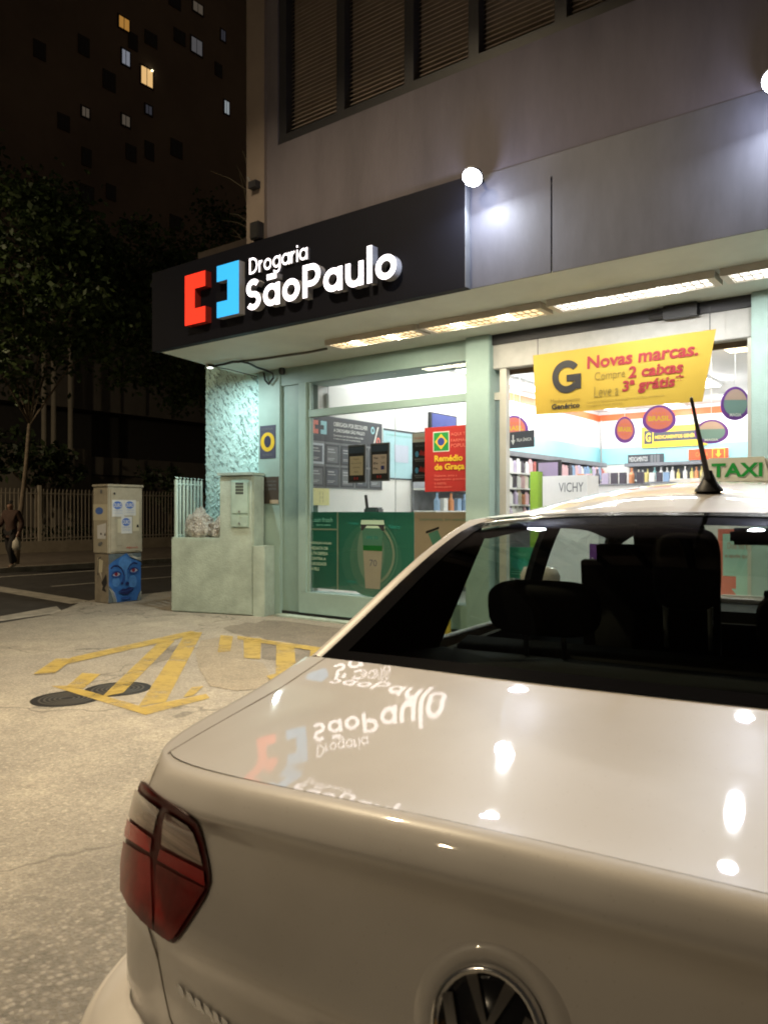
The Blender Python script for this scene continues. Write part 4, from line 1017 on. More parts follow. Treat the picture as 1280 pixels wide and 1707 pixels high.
for i, l in enumerate(('PROTEÇÃO SOLAR', 'IMEDIATA DE', 'ALTA DEFESA', 'CONTRA A', 'OLEOSIDADE', 'DA PELE')): P.txt(l, i_pale, .055, .575-.068*i, (.27, .235, .235, .215, .22, .15)[i], .615-.068*i, .01)
for (a, b2, c) in ((.43, .83, 'Toque'), (.80, .80, 'Seco'), (.42, .10, 'Vitamina C')): P.txt(c, i_teal, a, b2, a+.09, b2+.05)
o, r, u = fac(690.5, 852, 792, 978, 7.432)
P = Sign('cream_poster', 'cream skincare poster with a tilted green tube low in the window by the column', 'poster', o, r, u, cream_m, .004)
P.txt('DISPONÍVEL EM VERSÕES', i_teal3, .10, .88, .92, .915); P.poly('tube_cap', i_black, [(.20, .70), (.42, .77), (.42, .80), (.20, .735)]); P.poly('tube_label', i_teal3, [(.24, .70), (.40, .755), (.50, .55), (.34, .50)]); P.poly('tube_body', i_white, [(.34, .50), (.50, .55), (.62, .25), (.48, .2)])
# tablets and the narrow black poster hanging in the window
for (a, b2, lab, scr) in (((580, 741), (609, 803), 'left black framed price card with cream sheet hanging in the window', ink('card_cream', (.85, .72, .50))), ((617.5, 738), (648.5, 800), 'right black framed price card with pinkish sheet hanging in the window', ink('card_pink', (.85, .70, .62)))):
    o, r, u = fac(*a, *b2, 7.50)
    P = Sign('price_card', lab, 'framed card', o, r, u, i_grey, .02, 'framed cards hanging in the window', 'frame')
    P.one('card', i_black, [(.06, .04, .94, .96)]); P.one('sheet', scr, [(.12, .20, .88, .70)]); P.one('header', ink('card_header', (.05, .08, .12)), [(.06, .78, .94, .94)])
    if 'left' in lab:
        for i in range(4): P.txt(('Pague', 'menos % hoje', 'aproveite', 'oferta')[i], ink('ink_brown', (.25, .17, .08)), (.35, .2, .3, .38)[i], .60-.11*i, (.65, .8, .7, .62)[i], .645-.11*i)
    else:
        for i in range(3):
            P.txt(('Visa', 'Elo', 'Pix')[i], i_black, .18, .585-.14*i, .42, .64-.14*i, .02); P.txt(('TEF', 'VR', 'App')[i], ink('ink_brown', (.25, .17, .08)), .58, .585-.14*i, .8, .64-.14*i)
        P.one('blue_mark', i_blue, [(.58, .30, .76, .40)])
    P.one('red_mark', i_red, [(.36, .08, .46, .15), (.52, .08, .60, .15)])
o, r, u = fac(687, 720, 716.5, 801, 7.50)
P = Sign('black_poster', 'narrow black poster with a white header and red and blue pictures in the window', 'poster', o, r, u, i_black, .008)
P.one('header', i_white, [(.02, .80, .98, .985)]); P.txt('VIVASAÚDE', i_pink, .12, .86, .90, .92); P.txt('VACINAÇÃO', i_grey, .18, .70, .82, .75)
for v in (.56, .23): P.disc('ring', i_lblue, .28, v, .10, .06); P.poly('picture', i_red, [(.40, v-.02), (.50, v+.09), (.62, v+.03), (.66, v+.07), (.86, v-.04), (.80, v-.05)]); P.one('caption', i_grey, [(.15, v-.12, .80, v-.09), (.2, v-.155, .7, v-.135)])

# information board on the left inner wall
def wallrect(px0, py0, px1, py1, x=-6.912):
    a = onX(px0, py0, x); b = onX(px1, py1, x); return Vector((x, a.y, b.z)), Vector((0, b.y-a.y, 0)), Vector((0, 0, a.z-b.z))
a, b_ = onX(513, 700, -6.912), onX(637, 0, -6.912)
o, r, u = Vector((-6.912, a.y, 1.70)), Vector((0, b_.y-a.y, 0)), Vector((0, 0, .98))
P = Sign('notice_board', 'charcoal notice board with a percent sign and ten leaflet pockets on the shop wall', 'notice board', o, r, u, ink('board_grey', (.20, .21, .22)), .02)
P.one('header', i_dark, [(.01, .64, .99, .99)]); P.txt('OBRIGADA POR ESCOLHER', i_white, .32, .87, .78, .93, .01); P.txt('A DROGARIA SÃO PAULO', i_white, .32, .79, .74, .85, .01); P.txt('Economize com descontos todos os dias', i_white, .32, .73, .72, .76); P.txt('e retire na loja de sua preferência', i_white, .32, .68, .68, .71)
P.one('red_bracket', i_pink, [(.05, .74, .085, .92), (.085, .86, .125, .92), (.085, .74, .125, .80)]); P.one('blue_bracket', i_cyan, [(.195, .74, .23, .92), (.155, .86, .195, .92), (.155, .74, .195, .80)])
P.disc('percent_ring', i_cyan, .855, .88, .028, .055); P.disc('percent_ring_hole', i_dark, .855, .88, .014, .03); P.disc('percent_ring', i_pink, .935, .73, .028, .055); P.disc('percent_ring_hole', i_dark, .935, .73, .014, .03); P.poly('percent_bar', i_white, [(.86, .68), (.88, .68), (.94, .94), (.92, .94)])
for j in range(2):
    for i in range(5):
        u0, v0 = .015+.198*i, .33-.31*j
        P.k = 3; P.one('pocket', i_dark if (i or j) else ink('pocket_pale', (.50, .54, .60)), [(u0, v0, u0+.18, v0+.28)])
        P.one('leaflet', i_grey if (i+j) % 2 else ink('leaflet_slate', (.09, .10, .12)), [(u0+.02, v0+.03, u0+.16, v0+.25)]); P.one('leaflet_lines', ink('line_grey', (.40, .41, .42)), [(u0+.03, v0+.20, u0+.11, v0+.22), (u0+.03, v0+.165, u0+.13, v0+.18), (u0+.03, v0+.08, u0+.12, v0+.09), (u0+.03, v0+.06, u0+.10, v0+.07)])
o, r, u = wallrect(639, 712, 697, 800)
P = Sign('blue_panel', 'pale blue panel on the shop wall behind the black poster', 'panel', o, r, u, ink('panel_blue', (.42, .66, .72)), .015)
P.one('trim', i_dark, [(0, .96, 1, 1), (.0, 0, .9, .03)]); P.txt('CONFIRA NOSSOS SERVIÇOS', i_teal3, .06, .86, .8, .90); P.rect('sheet', ink('sheet_lilac', (.55, .60, .72)), (.3, .35, .7, .7))
o, r, u = wallrect(521, 812, 549, 841)
P = Sign('yellow_note', 'pale yellow note with small dark print stuck low on the white shop wall', 'note', o, r, u, ink('note_yellow', (.74, .70, .34)), .002)
for i in range(3): P.txt(('1 1', '3 3', '1 1')[i], i_grey, .40, .62-.22*i, .62, .76-.22*i)
p_ = onX(547, 667, -6.9); t = thing('wall_sensor', 'small white sensor hanging on a cord high on the shop wall', 'sensor', p_)
MB().box((-.015, -.05, -.10), (.04, .05, .10)).build('case', white_m, t, local=True, bevel=.015); MB().tube([(0, 0, .10), (0, 0, .75)], .006).build('cord', steel, t, local=True)
p_ = onX(735, 706, -6.75); t = thing('wall_screen', 'small dark screen poking out above the red poster', 'screen', p_)
MB().box((0, -.38, -.12), (.06, .38, .16)).build('case', i_black, t, local=True); MB().quad((.062, -.35, -.1), (.062, .35, -.1), (.062, .35, .14), (.062, -.35, .14)).build('display', i_blue, t, local=True)
p_ = onY(622, 847, 7.9); t = thing('counter_phone', 'small grey device standing at the window above the green poster', 'device', (p_.x, p_.y, 1.30))
MB().box((-.12, -.06, 0), (.12, .08, .14)).build('base', i_grey, t, local=True, bevel=.02); MB().tube([(-.10, 0, .14), (-.14, .02, .30)], .02).build('handset', i_black, t, local=True)


# hanging oval signs
def oval(px, py, rx, ry, yy, tilt, face, txt_, lab, m2):
    c = onY(px, py, yy); d = (c-_C).length*0 + (yy/ray(px, py).y)
    t = thing('oval_sign', lab, 'hanging sign', c, tilt, 'purple oval signs hanging in the shop')
    a, b = rx*d/FPX/.8, ry*d/FPX
    ob = MB(); P_ = [(a*math.cos(q)*(1-.10*math.sin(q)), 0, b*math.sin(q)) for q in [2*math.pi*k/32 for k in range(32)]]
    ob.prism(P_, (0, .012, 0)); ob.build('oval', i_purple, t, local=True)
    f_ = MB().quad(*[(p[0]*.80, -.003, p[2]*.80+b*.05) for p in P_]); f_.build('face', face, t, local=True)
    if m2: f2 = MB().quad(*[(p[0]*.80, -.0045, p[2]*.80+b*.05) for p in P_ if p[2] > b*.05]); f2.build('picture', m2, t, local=True)
    if txt_ == 'BRASIL':
        text('MAIS', i_orange, t, (-a*.4, 0, b*.30), (a*.8, 0, 0), (0, 0, b*.2), lift=.006, local=True); text('BRASIL', i_yel, t, (-a*.66, 0, -b*.14), (a*1.32, 0, 0), (0, 0, b*.36), bold=.03, lift=.006, local=True); text('de ofertas', i_orange, t, (-a*.4, 0, -b*.40), (a*.8, 0, 0), (0, 0, b*.16), lift=.006, local=True)
    else: text(txt_, i_white, t, (-a*.4, 0, -b*.78), (a*.8, 0, 0), (0, 0, b*.20), bold=.02, lift=.006, local=True)
    MB().tube([(0, .006, b), (0, .006, 3.72-c.z)], .004, 5).build('cord', white_m, t, local=True)
oval(1098, 697, 21, 23, 11.0, .35, i_pink, 'BRASIL', 'oval purple sign reading BRASIL hanging in front of the yellow wall sign', None)
oval(1041, 715, 14, 22, 12.0, .75, i_pink, 'BRASIL', 'narrow turned oval sign reading BRASIL hanging right below the banner', None)
oval(856, 713, 19, 22, 10.6, .45, i_pink, 'BRASIL', 'oval sign half hidden behind the black queue sign and door post', None)
grn = ink('oval_green', (.22, .36, .32)); snd = ink('oval_sand', (.62, .45, .36))
oval(1185, 718, 21, 20, 11.6, .35, grn, 'MAGIA', 'round purple sign with a landscape picture right of the aerial', snd)
oval(1225, 671, 19, 28, 9.6, .6, grn, 'MAGIA', 'tall oval purple sign with a landscape picture near the door jamb', snd)
# hanging and wall signs in the shop
def ysign(px0, py0, px1, py1, yy): return fac(px0, py0, px1, py1, yy)
o, r, u = ysign(843, 720, 896, 744, 9.8); r = Vector((r.x, -.12, 0))
P = Sign('queue_sign', 'black hanging sign with a white arrow reading FILA ÚNICA', 'hanging sign', o, r, u, i_dark, .015)
P.txt('FILA ÚNICA', i_white, .40, .38, .92, .62, .02); P.poly('arrow', i_white, [(.24, .82), (.29, .82), (.29, .5), (.34, .5), (.265, .2), (.19, .5), (.24, .5)]); MB().tube([o + r*.5 + u, o + r*.5 + Vector((0, 0, 3.72-o.z))], .005, 5).build('cord', white_m, P.t)
o, r, u = ysign(1069, 711, 1178, 740, 17.34)
P = Sign('generic_sign', 'long yellow and black wall sign with a letter G at the back of the shop', 'wall sign', o, r, u, i_yel, .03)
P.one('plate', i_dark, [(.04, .18, .17, .82), (.19, .28, .97, .72)]); P.txt('G', i_yel, .065, .28, .145, .72, .03); P.txt('MEDICAMENTOS GENÉRICOS', i_yel, .21, .40, .95, .60, .02)
o, r, u = ysign(1046, 757, 1105, 770, 17.34)
P = Sign('shelf_sign', 'dark wall sign with small pictures over the back shelves left of the aerial', 'wall sign', o, r, u, i_dark, .03); P.txt('MEDICAMENTOS', i_white, .04, .25, .56, .75); P.one('pictures', i_grey, [(.64, .1, .72, .9), (.74, .1, .80, .9), (.82, .1, .90, .9)])
o, r, u = ysign(1147, 748, 1213, 763, 17.34)
P = Sign('till_sign', 'red wall sign with a yellow framed arrow over the back counter', 'wall sign', o, r, u, ink('till_red', (.70, .10, .03)), .03); P.txt('CAIXA', i_orange, .18, .30, .50, .70, .02); P.one('frame', i_yel, [(.60, .0, .62, 1.0), (.90, .0, .92, 1.0), (.62, .92, .90, 1.0), (.62, .0, .90, .08)]); P.poly('arrow', i_yel, [(.73, .85), (.79, .85), (.79, .5), (.84, .5), (.76, .15), (.68, .5), (.73, .5)])
# posters low in the doorway seen through the car
o, r, u = fac(1196, 880, 1300, 985, 7.95)
P = Sign('arrow_stand', 'red and pale green floor display with an arrow seen through the car', 'display stand', o + Vector((0, 0, -.62)), r, u + Vector((0, 0, .62)), ink('stand_green', (.38, .60, .52)), .03)
P.one('red_side', ink('stand_red', (.62, .16, .11)), [(0, .05, .55, 1)]); P.rect('green_block', MATS['stand_green'], (.08, .62, .95, .96)); P.poly('arrow', MATS['stand_green'], [(.30, .62), (.50, .62), (.50, .52), (.58, .52), (.40, .42), (.22, .52), (.30, .52)]); P.txt('Doe no troco', ink('stand_ink', (.45, .20, .16)), .16, .84, .66, .89); P.txt('e ajude quem precisa', MATS['stand_ink'], .12, .76, .86, .80)
o, r, u = fac(843, 910, 890, 964, 7.62)
P = Sign('green_notice', 'dark green notice in a frame just inside the door seen through the car', 'notice', o, r, u, ink('notice_green', (.03, .24, .15)), .02); P.txt('VENDAS', i_teal3, .2, .72, .8, .82); P.disc('badge', i_teal, .5, .45, .3, .18); P.one('line', i_teal3, [(.2, .12, .8, .16), (.2, .2, .7, .23)])
MB().box((o.x+.02, 7.63, .03), (o.x+.08, 7.67, o.z)).build('stand_leg', alu, P.t)
o, r, u = fac(982, 905, 1010, 968, 8.6)
P = Sign('purple_notice', 'purple and yellow price notice on a stand behind the car pillar', 'notice', o + Vector((0, 0, -.55)), r, u + Vector((0, 0, .55)), i_purple, .02); P.one('block', i_yel, [(.1, .52, .9, .64), (.1, .40, .9, .48)]); P.txt('1,99', i_white, .15, .72, .85, .84, .03)

# ------------------------------------------------------------------ shelves and goods
PROD = {}
cols = [('white', (.78, .78, .76)), ('orange', (.70, .30, .14)), ('lilac', (.55, .48, .64)), ('green', (.22, .44, .24)), ('yellow', (.72, .60, .22)), ('blue', (.28, .42, .62)), ('pink', (.72, .48, .50)), ('dark', (.08, .07, .09)), ('turquoise', (.28, .54, .55)), ('red', (.52, .14, .12)), ('cream', (.74, .68, .56))]
def proto(kind, cname, col):
    key = (kind, cname)
    if key in PROD: return PROD[key]
    m = ink('pack_' + cname, col); b = MB()
    if kind == 'carton': b.box((-.045, -.03, 0), (.045, .03, .16)); b.box((-.046, -.031, .10), (.046, .031, .125))
    elif kind == 'bottle': b.lathe([(0, 0), (.038, .0), (.040, .02), (.040, .13), (.016, .17), (.016, .20), (.018, .20), (.018, .225), (0, .225)], n=10)
    else: b.box((-.055, -.012, .0), (.055, .012, .15)); b.quad((-.055, 0, .15), (.055, 0, .15), (.03, 0, .19), (-.03, 0, .19))
    o = b.build(kind, m); PROD[key] = [o, False]; return PROD[key]
def stock(kind, ci, p, rz, lab, group, sc=1.0):
    cname, col = cols[ci]; e = proto(kind, cname, col)
    if not e[1]: o = e[0]; e[1] = True
    else: o = e[0].copy(); COL.objects.link(o)
    o.location = p; o.rotation_euler = (0, 0, rz); o.scale = (sc, sc, sc)
    nm = {'carton': 'small {} carton', 'bottle': '{} bottle', 'blister': '{} hanging pack'}[kind].format(cname)
    tag(o, nm + ' ' + lab, kind if kind != 'blister' else 'hanging pack', group)
shelf_m = mat('shelf_white', (.72, .72, .70), .4, var=.03); shelf_d = mat('shelf_dark_grey', (.22, .23, .25), .5)  # plain dark grey for back panels, headers and tops
def gondola(name, lab, x0, x1, y0, y1, levels, top, head=None):
    t = thing(name, lab, 'shelf unit', ((x0+x1)/2, (y0+y1)/2, .03))
    if x1-x0 < y1-y0: MB().box((x0, y0, .03), (x0+.03, y1, top)).build('back_panel', shelf_d, t)
    else: MB().box((x0, y1-.03, .03), (x1, y1, top)).build('back_panel', shelf_d, t)
    for z in levels:
        if x1-x0 < y1-y0: MB().box((x0+.032, y0, z-.03), (x1, y1, z)).build('shelf', shelf_m, t)
        else: MB().box((x0, y0, z-.03), (x1, y1-.032, z)).build('shelf', shelf_m, t)
    if head: MB().box(*head).build('header', shelf_d, t)
    return t
LV = [1.22, 1.52, 1.82, 2.10]
gondola('wall_shelves', 'long wall shelves of hanging packs left of the shop door opening', -6.93, -6.55, 11.6, 17.0, LV, 2.42, ((-6.93, 11.6, 2.40), (-6.60, 17.0, 2.49)))
gondola('back_shelves', 'shelves of bottles along the back wall of the shop', -6.2, -3.0, 17.0, 17.37, LV, 2.42, ((-6.2, 17.02, 2.40), (-3.0, 17.37, 2.47)))
gondola('window_shelves', 'low shelves with blue bottles behind the red poster', -6.9, -6.45, 9.75, 11.4, [1.10, 1.40, 1.75], 1.98)
rnd = random.Random(3)
for zi, z in enumerate(LV):
    y = 11.72
    while y < 16.9:
        kind = 'blister' if zi > 1 else rnd.choice(['carton', 'bottle', 'blister'])
        stock(kind, rnd.choice([0, 0, 0, 10, 10, 2, 2, 6, 6, 9, 1, 5, 3, 7]), (-6.60, y, z+.002), R_(90), 'on shelf %s of the wall shelves' % ('one', 'two', 'three', 'four')[zi], 'packs on the wall shelves', rnd.uniform(1.15, 1.5)); y += rnd.uniform(.13, .20)
for zi, z in enumerate(LV):
    if zi < 1: continue
    x = -6.05
    while x < -3.1:
        stock(rnd.choice(['bottle', 'bottle', 'carton']), rnd.choice([0, 0, 10, 1, 8, 8, 3, 4, 9, 0]), (x, 17.12, z+.002), 0, 'on shelf %s of the back shelves' % ('one', 'two', 'three', 'four')[zi], 'goods on the back shelves', rnd.uniform(.8, 1.25)); x += rnd.uniform(.09, .16)
for z in (1.10, 1.40):
    y = 9.85
    while y < 11.3:
        stock(rnd.choice(['bottle', 'bottle', 'carton']), rnd.choice([5, 5, 8, 0, 1, 7]), (-6.5, y, z+.002), R_(90), 'on the window shelves behind the red poster', 'goods on the window shelves', 1.2); y += .20
# free-standing displays
c = onY(942, 805, 12.2); t = thing('cosmetics_stand', 'white cosmetics stand lettered VICHY in the middle of the shop', 'display stand', (c.x, 12.3, .03))
MB().box((c.x-.42, 12.2, .03), (c.x+.38, 12.7, c.z+.14)).build('cabinet', white_m, t); text('VICHY', i_grey, t, (c.x-.12, 12.198, c.z-.14), (.44, 0, 0), (0, 0, .16))
c2_ = onY(908, 775, 12.9); t = thing('purple_screen', 'tall purple display panel standing beside the cosmetics stand', 'display panel', (c2_.x, 13.0, .03)); MB().box((c2_.x-.20, 12.95, .03), (c2_.x+.28, 13.0, c2_.z+.10)).build('frame', i_black, t); MB().box((c2_.x-.15, 12.94, .9), (c2_.x+.23, 12.949, c2_.z+.06)).build('panel', ink('panel_lilac', (.33, .26, .40)), t)
p_ = onY(896, 790, 12.9); t = thing('lime_stand', 'lime green display box left of the purple panel', 'display stand', (p_.x-.15, 12.8, .03)); MB().box((p_.x-.06, 12.7, .03), (p_.x+.10, 12.9, p_.z+.05)).build('box', ink('lime', (.30, .50, .05)), t, bevel=.01)
def table(px0, px1, yy, h, lab):
    a, b = onY(px0, 800, yy).x, onY(px1, 800, yy).x; t = thing('low_gondola', lab, 'shelf unit', ((a+b)/2, yy, .03))
    MB().box((a, yy, .03), (b, yy+.5, h)).build('cabinet', shelf_m, t); MB().box((a-.02, yy-.02, h+.002), (b+.02, yy+.52, h+.03)).build('top', shelf_d, t); return a, b
a, b = table(960, 1065, 13.6, 1.86, 'low gondola of small goods right of the cosmetics stand')
x = a+.05
while x < b: stock(rnd.choice(['carton', 'carton', 'bottle']), rnd.choice([1, 4, 7, 3, 0, 6, 2]), (x, 13.7, 1.892), 0, 'on the low gondola beside the cosmetics stand', 'goods on the low gondola', 1.25); x += .16
a, b = table(1068, 1112, 14.6, 1.92, 'low dark topped gondola left of the aerial')
x = a+.05
while x < b: stock('carton', rnd.choice([0, 5, 7, 4]), (x, 14.7, 1.952), 0, 'on the dark topped gondola', 'goods on the dark gondola', 1.1); x += .13
t = thing('till_counter', 'long cream counter at the back of the shop', 'counter', (-4.0, 15.6, .03)); MB().box((-5.2, 15.4, .03), (-2.6, 15.9, 2.02)).build('cabinet', mat('counter_cream', (.66, .62, .55), .4), t)

# ================================================================== FORECOURT EDGE, LEFT OF THE SHOP
WL = thing('boundary_wall', 'low mint boundary wall stepping up to a taller block with meter doors', 'wall', (-8.1, 6.9, 0))
def wall_prism(b, p0, p1, z1, th):
    p0, p1 = Vector((*p0, 0)), Vector((*p1, 0)); d = (p1-p0).normalized(); n = Vector((-d.y, d.x, 0))*th
    return b.prism([p0, p1, p1+n, p0+n], (0, 0, z1))
wp = lambda u: (-8.82+(1.40)*u, 6.69+.40*u)
wpz = lambda u, z: Vector((*wp(u), z))
WD = Vector((1.40, .40, 0)).normalized(); WN = Vector((WD.y, -WD.x, 0))
MB().prism([wpz(*q) for q in ((0, 0), (.90, 0), (.90, 1.87), (.54, 1.87), (.54, 1.03), (0, 1.03))], -WN*.30).build('masonry', mint_wall, WL, bevel=.018)
MB().prism([wpz(*q) for q in ((.9005, 0), (1.02, 0), (1.02, .93), (.9005, .93))], -WN*.26).build('end_block', mint_wall, WL)
MB().prism([wpz(.0, 0)-WN*.301, wpz(.5, 0)-WN*.301, wpz(.5, 1.02)-WN*.301, wpz(.0, 1.02)-WN*.301], -WN*.22).build('planter_back', mint_wall, WL)
cap = MB(); wall_prism(cap, (wp(.53)[0], wp(.53)[1]-.02), (wp(.905)[0], wp(.905)[1]-.02), .035, .32); 
for v in cap.v: v.z += 1.872
cap.build('coping', mint_wall, WL)
WD = Vector((1.40, .40, 0)).normalized(); WN = Vector((WD.y, -WD.x, 0))
def on_wall(px, py, lift=0.0):
    r_ = ray(px, py); p0 = Vector((*wp(0), 0)); n = WN; t_ = (p0-_C).dot(n)/r_.dot(n); return _C + r_*t_ + n*lift
def wquad(b, pa, pb, lift):
    A = on_wall(*pa, lift); Bq = on_wall(*pb, lift); R2 = WD*((Bq-A).dot(WD)); return b.prism([Vector((A.x, A.y, Bq.z)), Vector((A.x, A.y, Bq.z))+R2, Vector((A.x, A.y, A.z))+R2, A], -WN*(lift-.001))
g_ = MB(); wquad(g_, (386, 799), (415.5, 878), .010); mf = g_.build('meter_frame', mat('mint_metal', (.36, .50, .45), .4), WL)
for (pa, pb) in (((388.5, 802), (414, 854)), ((388.5, 857.5), (414, 876.5))): wquad(MB(), pa, pb, .020).build('meter_door', mat('mint_metal_door', (.40, .54, .48), .4), mf)
gr = MB()
for i in range(4):
    for j in range(4): wquad(gr, (394.5+3.3*i, 803+5.2*j), (397+3.3*i, 806.8+5.2*j), .0225)
gr.build('grille', i_black, mf)
kn = MB()
for py in (851, 871): p_ = on_wall(401, py, .02); kn.tube([p_, p_+WN*.02], .012)
kn.build('door_knobs', steel, mf)
RL = thing('railing', 'pale mint metal railing standing on the low boundary wall', 'railing', (*wp(0), 1.03))
rail_m = mat('railing_paint', (.42, .55, .50), .4)
ra, rb2 = Vector((-8.79, 6.76, 1.03)), Vector((-8.99, 7.36, 1.03))
for i in range(8):
    p_ = ra.lerp(rb2, i/7)
    MB().tube([p_, p_+Vector((0, 0, .80)), p_+Vector((.015, 0, .83))], .019 if i else .028, 8).build('railing_bar', rail_m, RL)
for z in (.02, .74): MB().tube([ra+Vector((0, 0, z)), rb2+Vector((0, 0, z))], .014).build('railing_rail', rail_m, RL)
def bag(c, rx, ry, rz_, lab, seed):
    m = MATS.get('bag_film')
    if not m:
        m, t_, p = nodes_of('bag_film'); p.inputs['Base Color'].default_value = (.80, .76, .68, 1); p.inputs['Roughness'].default_value = .10; p.inputs['Transmission Weight'].default_value = .35; p.inputs['Coat Weight'].default_value = .6
        b_ = t_.nodes.new('ShaderNodeBump'); b_.inputs['Strength'].default_value = 1.0; b_.inputs['Distance'].default_value = .12
        v_ = t_.nodes.new('ShaderNodeTexNoise'); v_.inputs['Scale'].default_value = 16; v_.inputs['Detail'].default_value = 7; v_.inputs['Distortion'].default_value = 2.5
        tc_ = t_.nodes.new('ShaderNodeTexCoord'); t_.links.new(tc_.outputs['Object'], v_.inputs['Vector']); t_.links.new(v_.outputs['Fac'], b_.inputs['Height']); t_.links.new(b_.outputs[0], p.inputs['Normal']); MATS['bag_film'] = m
    g = []
    for j in range(49):
        th = math.pi*j/48; row = []
        for i in range(73):
            ph = 2*math.pi*i/72; d = Vector((math.sin(th)*math.cos(ph), math.sin(th)*math.sin(ph), math.cos(th)))
            k = 1 + .22*noise.noise(d*2.2 + Vector((seed, 0, 0))) + .14*abs(noise.noise(d*5 + Vector((0, seed, 0)))) + .05*math.sin(ph*11 + 3*noise.noise(d*3))*math.sin(th) + .07*abs(noise.noise(Vector((d.x*14, d.y*14, d.z*4+seed))))
            if d.z > .86: k += (d.z-.86)*1.6
            row.append((d.x*rx*k, d.y*ry*k, max(-.55, d.z)*rz_*k + .55*rz_))
        g.append(row)
    b = MB().grid(g); o = b.build('rubbish_bag', m, None, smooth=True); o.location = c
    tag(o, lab, 'rubbish bag', 'rubbish bags on the low wall')
bag((-8.55, 6.96, 1.032), .22, .15, .22, 'large crumpled pale plastic bag on the low wall behind the railing', 2.0)
bag((-8.20, 7.06, 1.032), .16, .13, .16, 'smaller crumpled plastic bag on the low wall next to the meter block', 7.3)
# plaques on the pilaster, cable and sensor
def pil(px0, py0, px1, py1): return fac(px0, py0, px1, py1, 7.345)
o, r, u = pil(433.5, 709, 459.5, 762)
P = Sign('ring_plaque', 'small dark blue plaque with a yellow ring on the mint pilaster', 'plaque', o, r, u, ink('plaque_slate', (.06, .065, .10)), .008)
P.disc('ring', ink('ring_yellow', (.62, .42, .03)), .5, .50, .45, .29); P.disc('ring_hole', ink('plaque_navy', (.03, .035, .07)), .5, .51, .22, .18); P.txt('SORRIA', i_grey, .12, .86, .85, .93); P.txt('FILMADO', i_grey, .2, .07, .8, .14)
o, r, u = pil(433, 794, 464.5, 838)
P = Sign('brown_plaque', 'dark brown plaque with small lettering and an orange corner on the pilaster', 'plaque', o, r, u, ink('plaque_brown', (.065, .05, .04)), .008)
P.one('orange_corner', ink('plaque_orange', (.55, .10, .04)), [(0, .62, .14, 1)]); P.one('pale_corner', ink('plaque_tan', (.45, .36, .26)), [(.55, .0, 1, .14)])
for i, l in enumerate(('ATENÇÃO', 'SOMENTE', 'CLIENTES')): P.txt(l, i_grey, .32, .78-.14*i, .88, .86-.14*i)
t = thing('entry_sensor', 'small round black sensor under the canopy by the pilaster', 'sensor', onY(470, 617, 7.33)); MB().lathe([(0, -.05), (.035, -.04), (.045, 0), (.035, .04), (0, .05)], n=14).build('case', black_m, t, smooth=True, local=True)
t = thing('cable', 'loose dark cables strung under the canopy corner', 'cable', (-7.7, 7.0, 3.28))
cab = lambda pts, y0, y1: [onY(px, py, y0+(y1-y0)*i/(len(pts)-1)) for i, (px, py) in enumerate(pts)]
def zc(pts, z=3.285): return [onZ(px, py, z) for px, py in pts]
MB().tube(zc([(347, 607), (360, 608), (372, 606), (388, 602), (400, 601.5)], 3.27) , .016, 6).build('cable_run', black_m, t)
MB().tube(zc([(400, 601.5), (440, 597), (480, 591), (515, 586), (545, 580)], 3.285), .014, 6).build('cable_run', mat('cable_grey', (.10, .10, .09), .6), t)
MB().tube(zc([(400, 601), (415, 604), (428, 611), (444, 616)], 3.27) + [onY(455, 621, 7.3), onY(456, 628, 7.3), onY(448, 639, 7.3), onY(442, 632, 7.3), onY(440, 620, 7.3)], .014, 6).build('cable_loop', black_m, t)
MB().tube(zc([(352, 609), (380, 614), (430, 627)], 3.25), .006, 5).build('thin_wire', black_m, t)
t = thing('canopy_lamp', 'small white lamp under the left canopy edge lighting the roughcast wall', 'lamp', (-7.86, 6.58, 3.298))
MB().lathe([(0, 0), (.05, 0), (.05, -.045), (.042, -.045), (.042, -.03), (0, -.03)], n=16).build('housing', house_m, t, local=True); MB().lathe([(0, -.034), (.038, -.034), (.03, -.046), (0, -.05)], n=14).build('lens', emit('canopy_lamp_lens', (.9, 1, 1), 12), t, local=True)
area('canopy_lamp_light', t, (-7.86, 6.58, 3.24), (0, 0, -1), .07, 34.0, (.86, 1.0, .98))
# yellow post by the column
t = thing('yellow_post', 'thin yellow post by the shop column seen through the car window', 'bollard', (-4.60, 7.16, 0)); MB().tube([(0, 0, 0), (0, 0, 1.05)], .05, 12).build('post', mat('post_yellow', (.50, .36, .04), .5), t, local=True); MB().lathe([(.05, 1.05), (.04, 1.075), (0, 1.085)], n=12).build('cap', MATS['post_yellow'], t, local=True)

# street cabinet with stuck bills and a painted blue face
CX0, CX1, CY0, CY1 = -10.67, -10.30, 6.68, 7.25
K = thing('street_cabinet', 'beige telecom cabinet with stuck bills and a blue painted face on its base', 'utility cabinet', (-10.48, 6.96, 0))
beige = mat('cabinet_beige', (.40, .37, .29), .6, var=.14, scale=5); mural = mat('mural_blue', (.03, .13, .42), .6, var=.35, scale=4)
MB().box((CX0, CY0, .0), (CX1, CY1, .75)).build('base', mat('cabinet_base', (.25, .22, .17), .7, var=.25), K, bevel=.01)
up_ = MB().box((CX0-.015, CY0-.015, .752), (CX1+.015, CY1+.015, 1.76)).build('cabinet', beige, K, bevel=.012)
MB().box((CX0-.03, CY0-.03, 1.762), (CX1+.03, CY1+.03, 1.80)).build('lid', beige, K, bevel=.008)
dr = MB().box((CX1+.0155, CY0+.02, .78), (CX1+.027, CY1-.02, 1.735)).build('door', beige, K, bevel=.004)
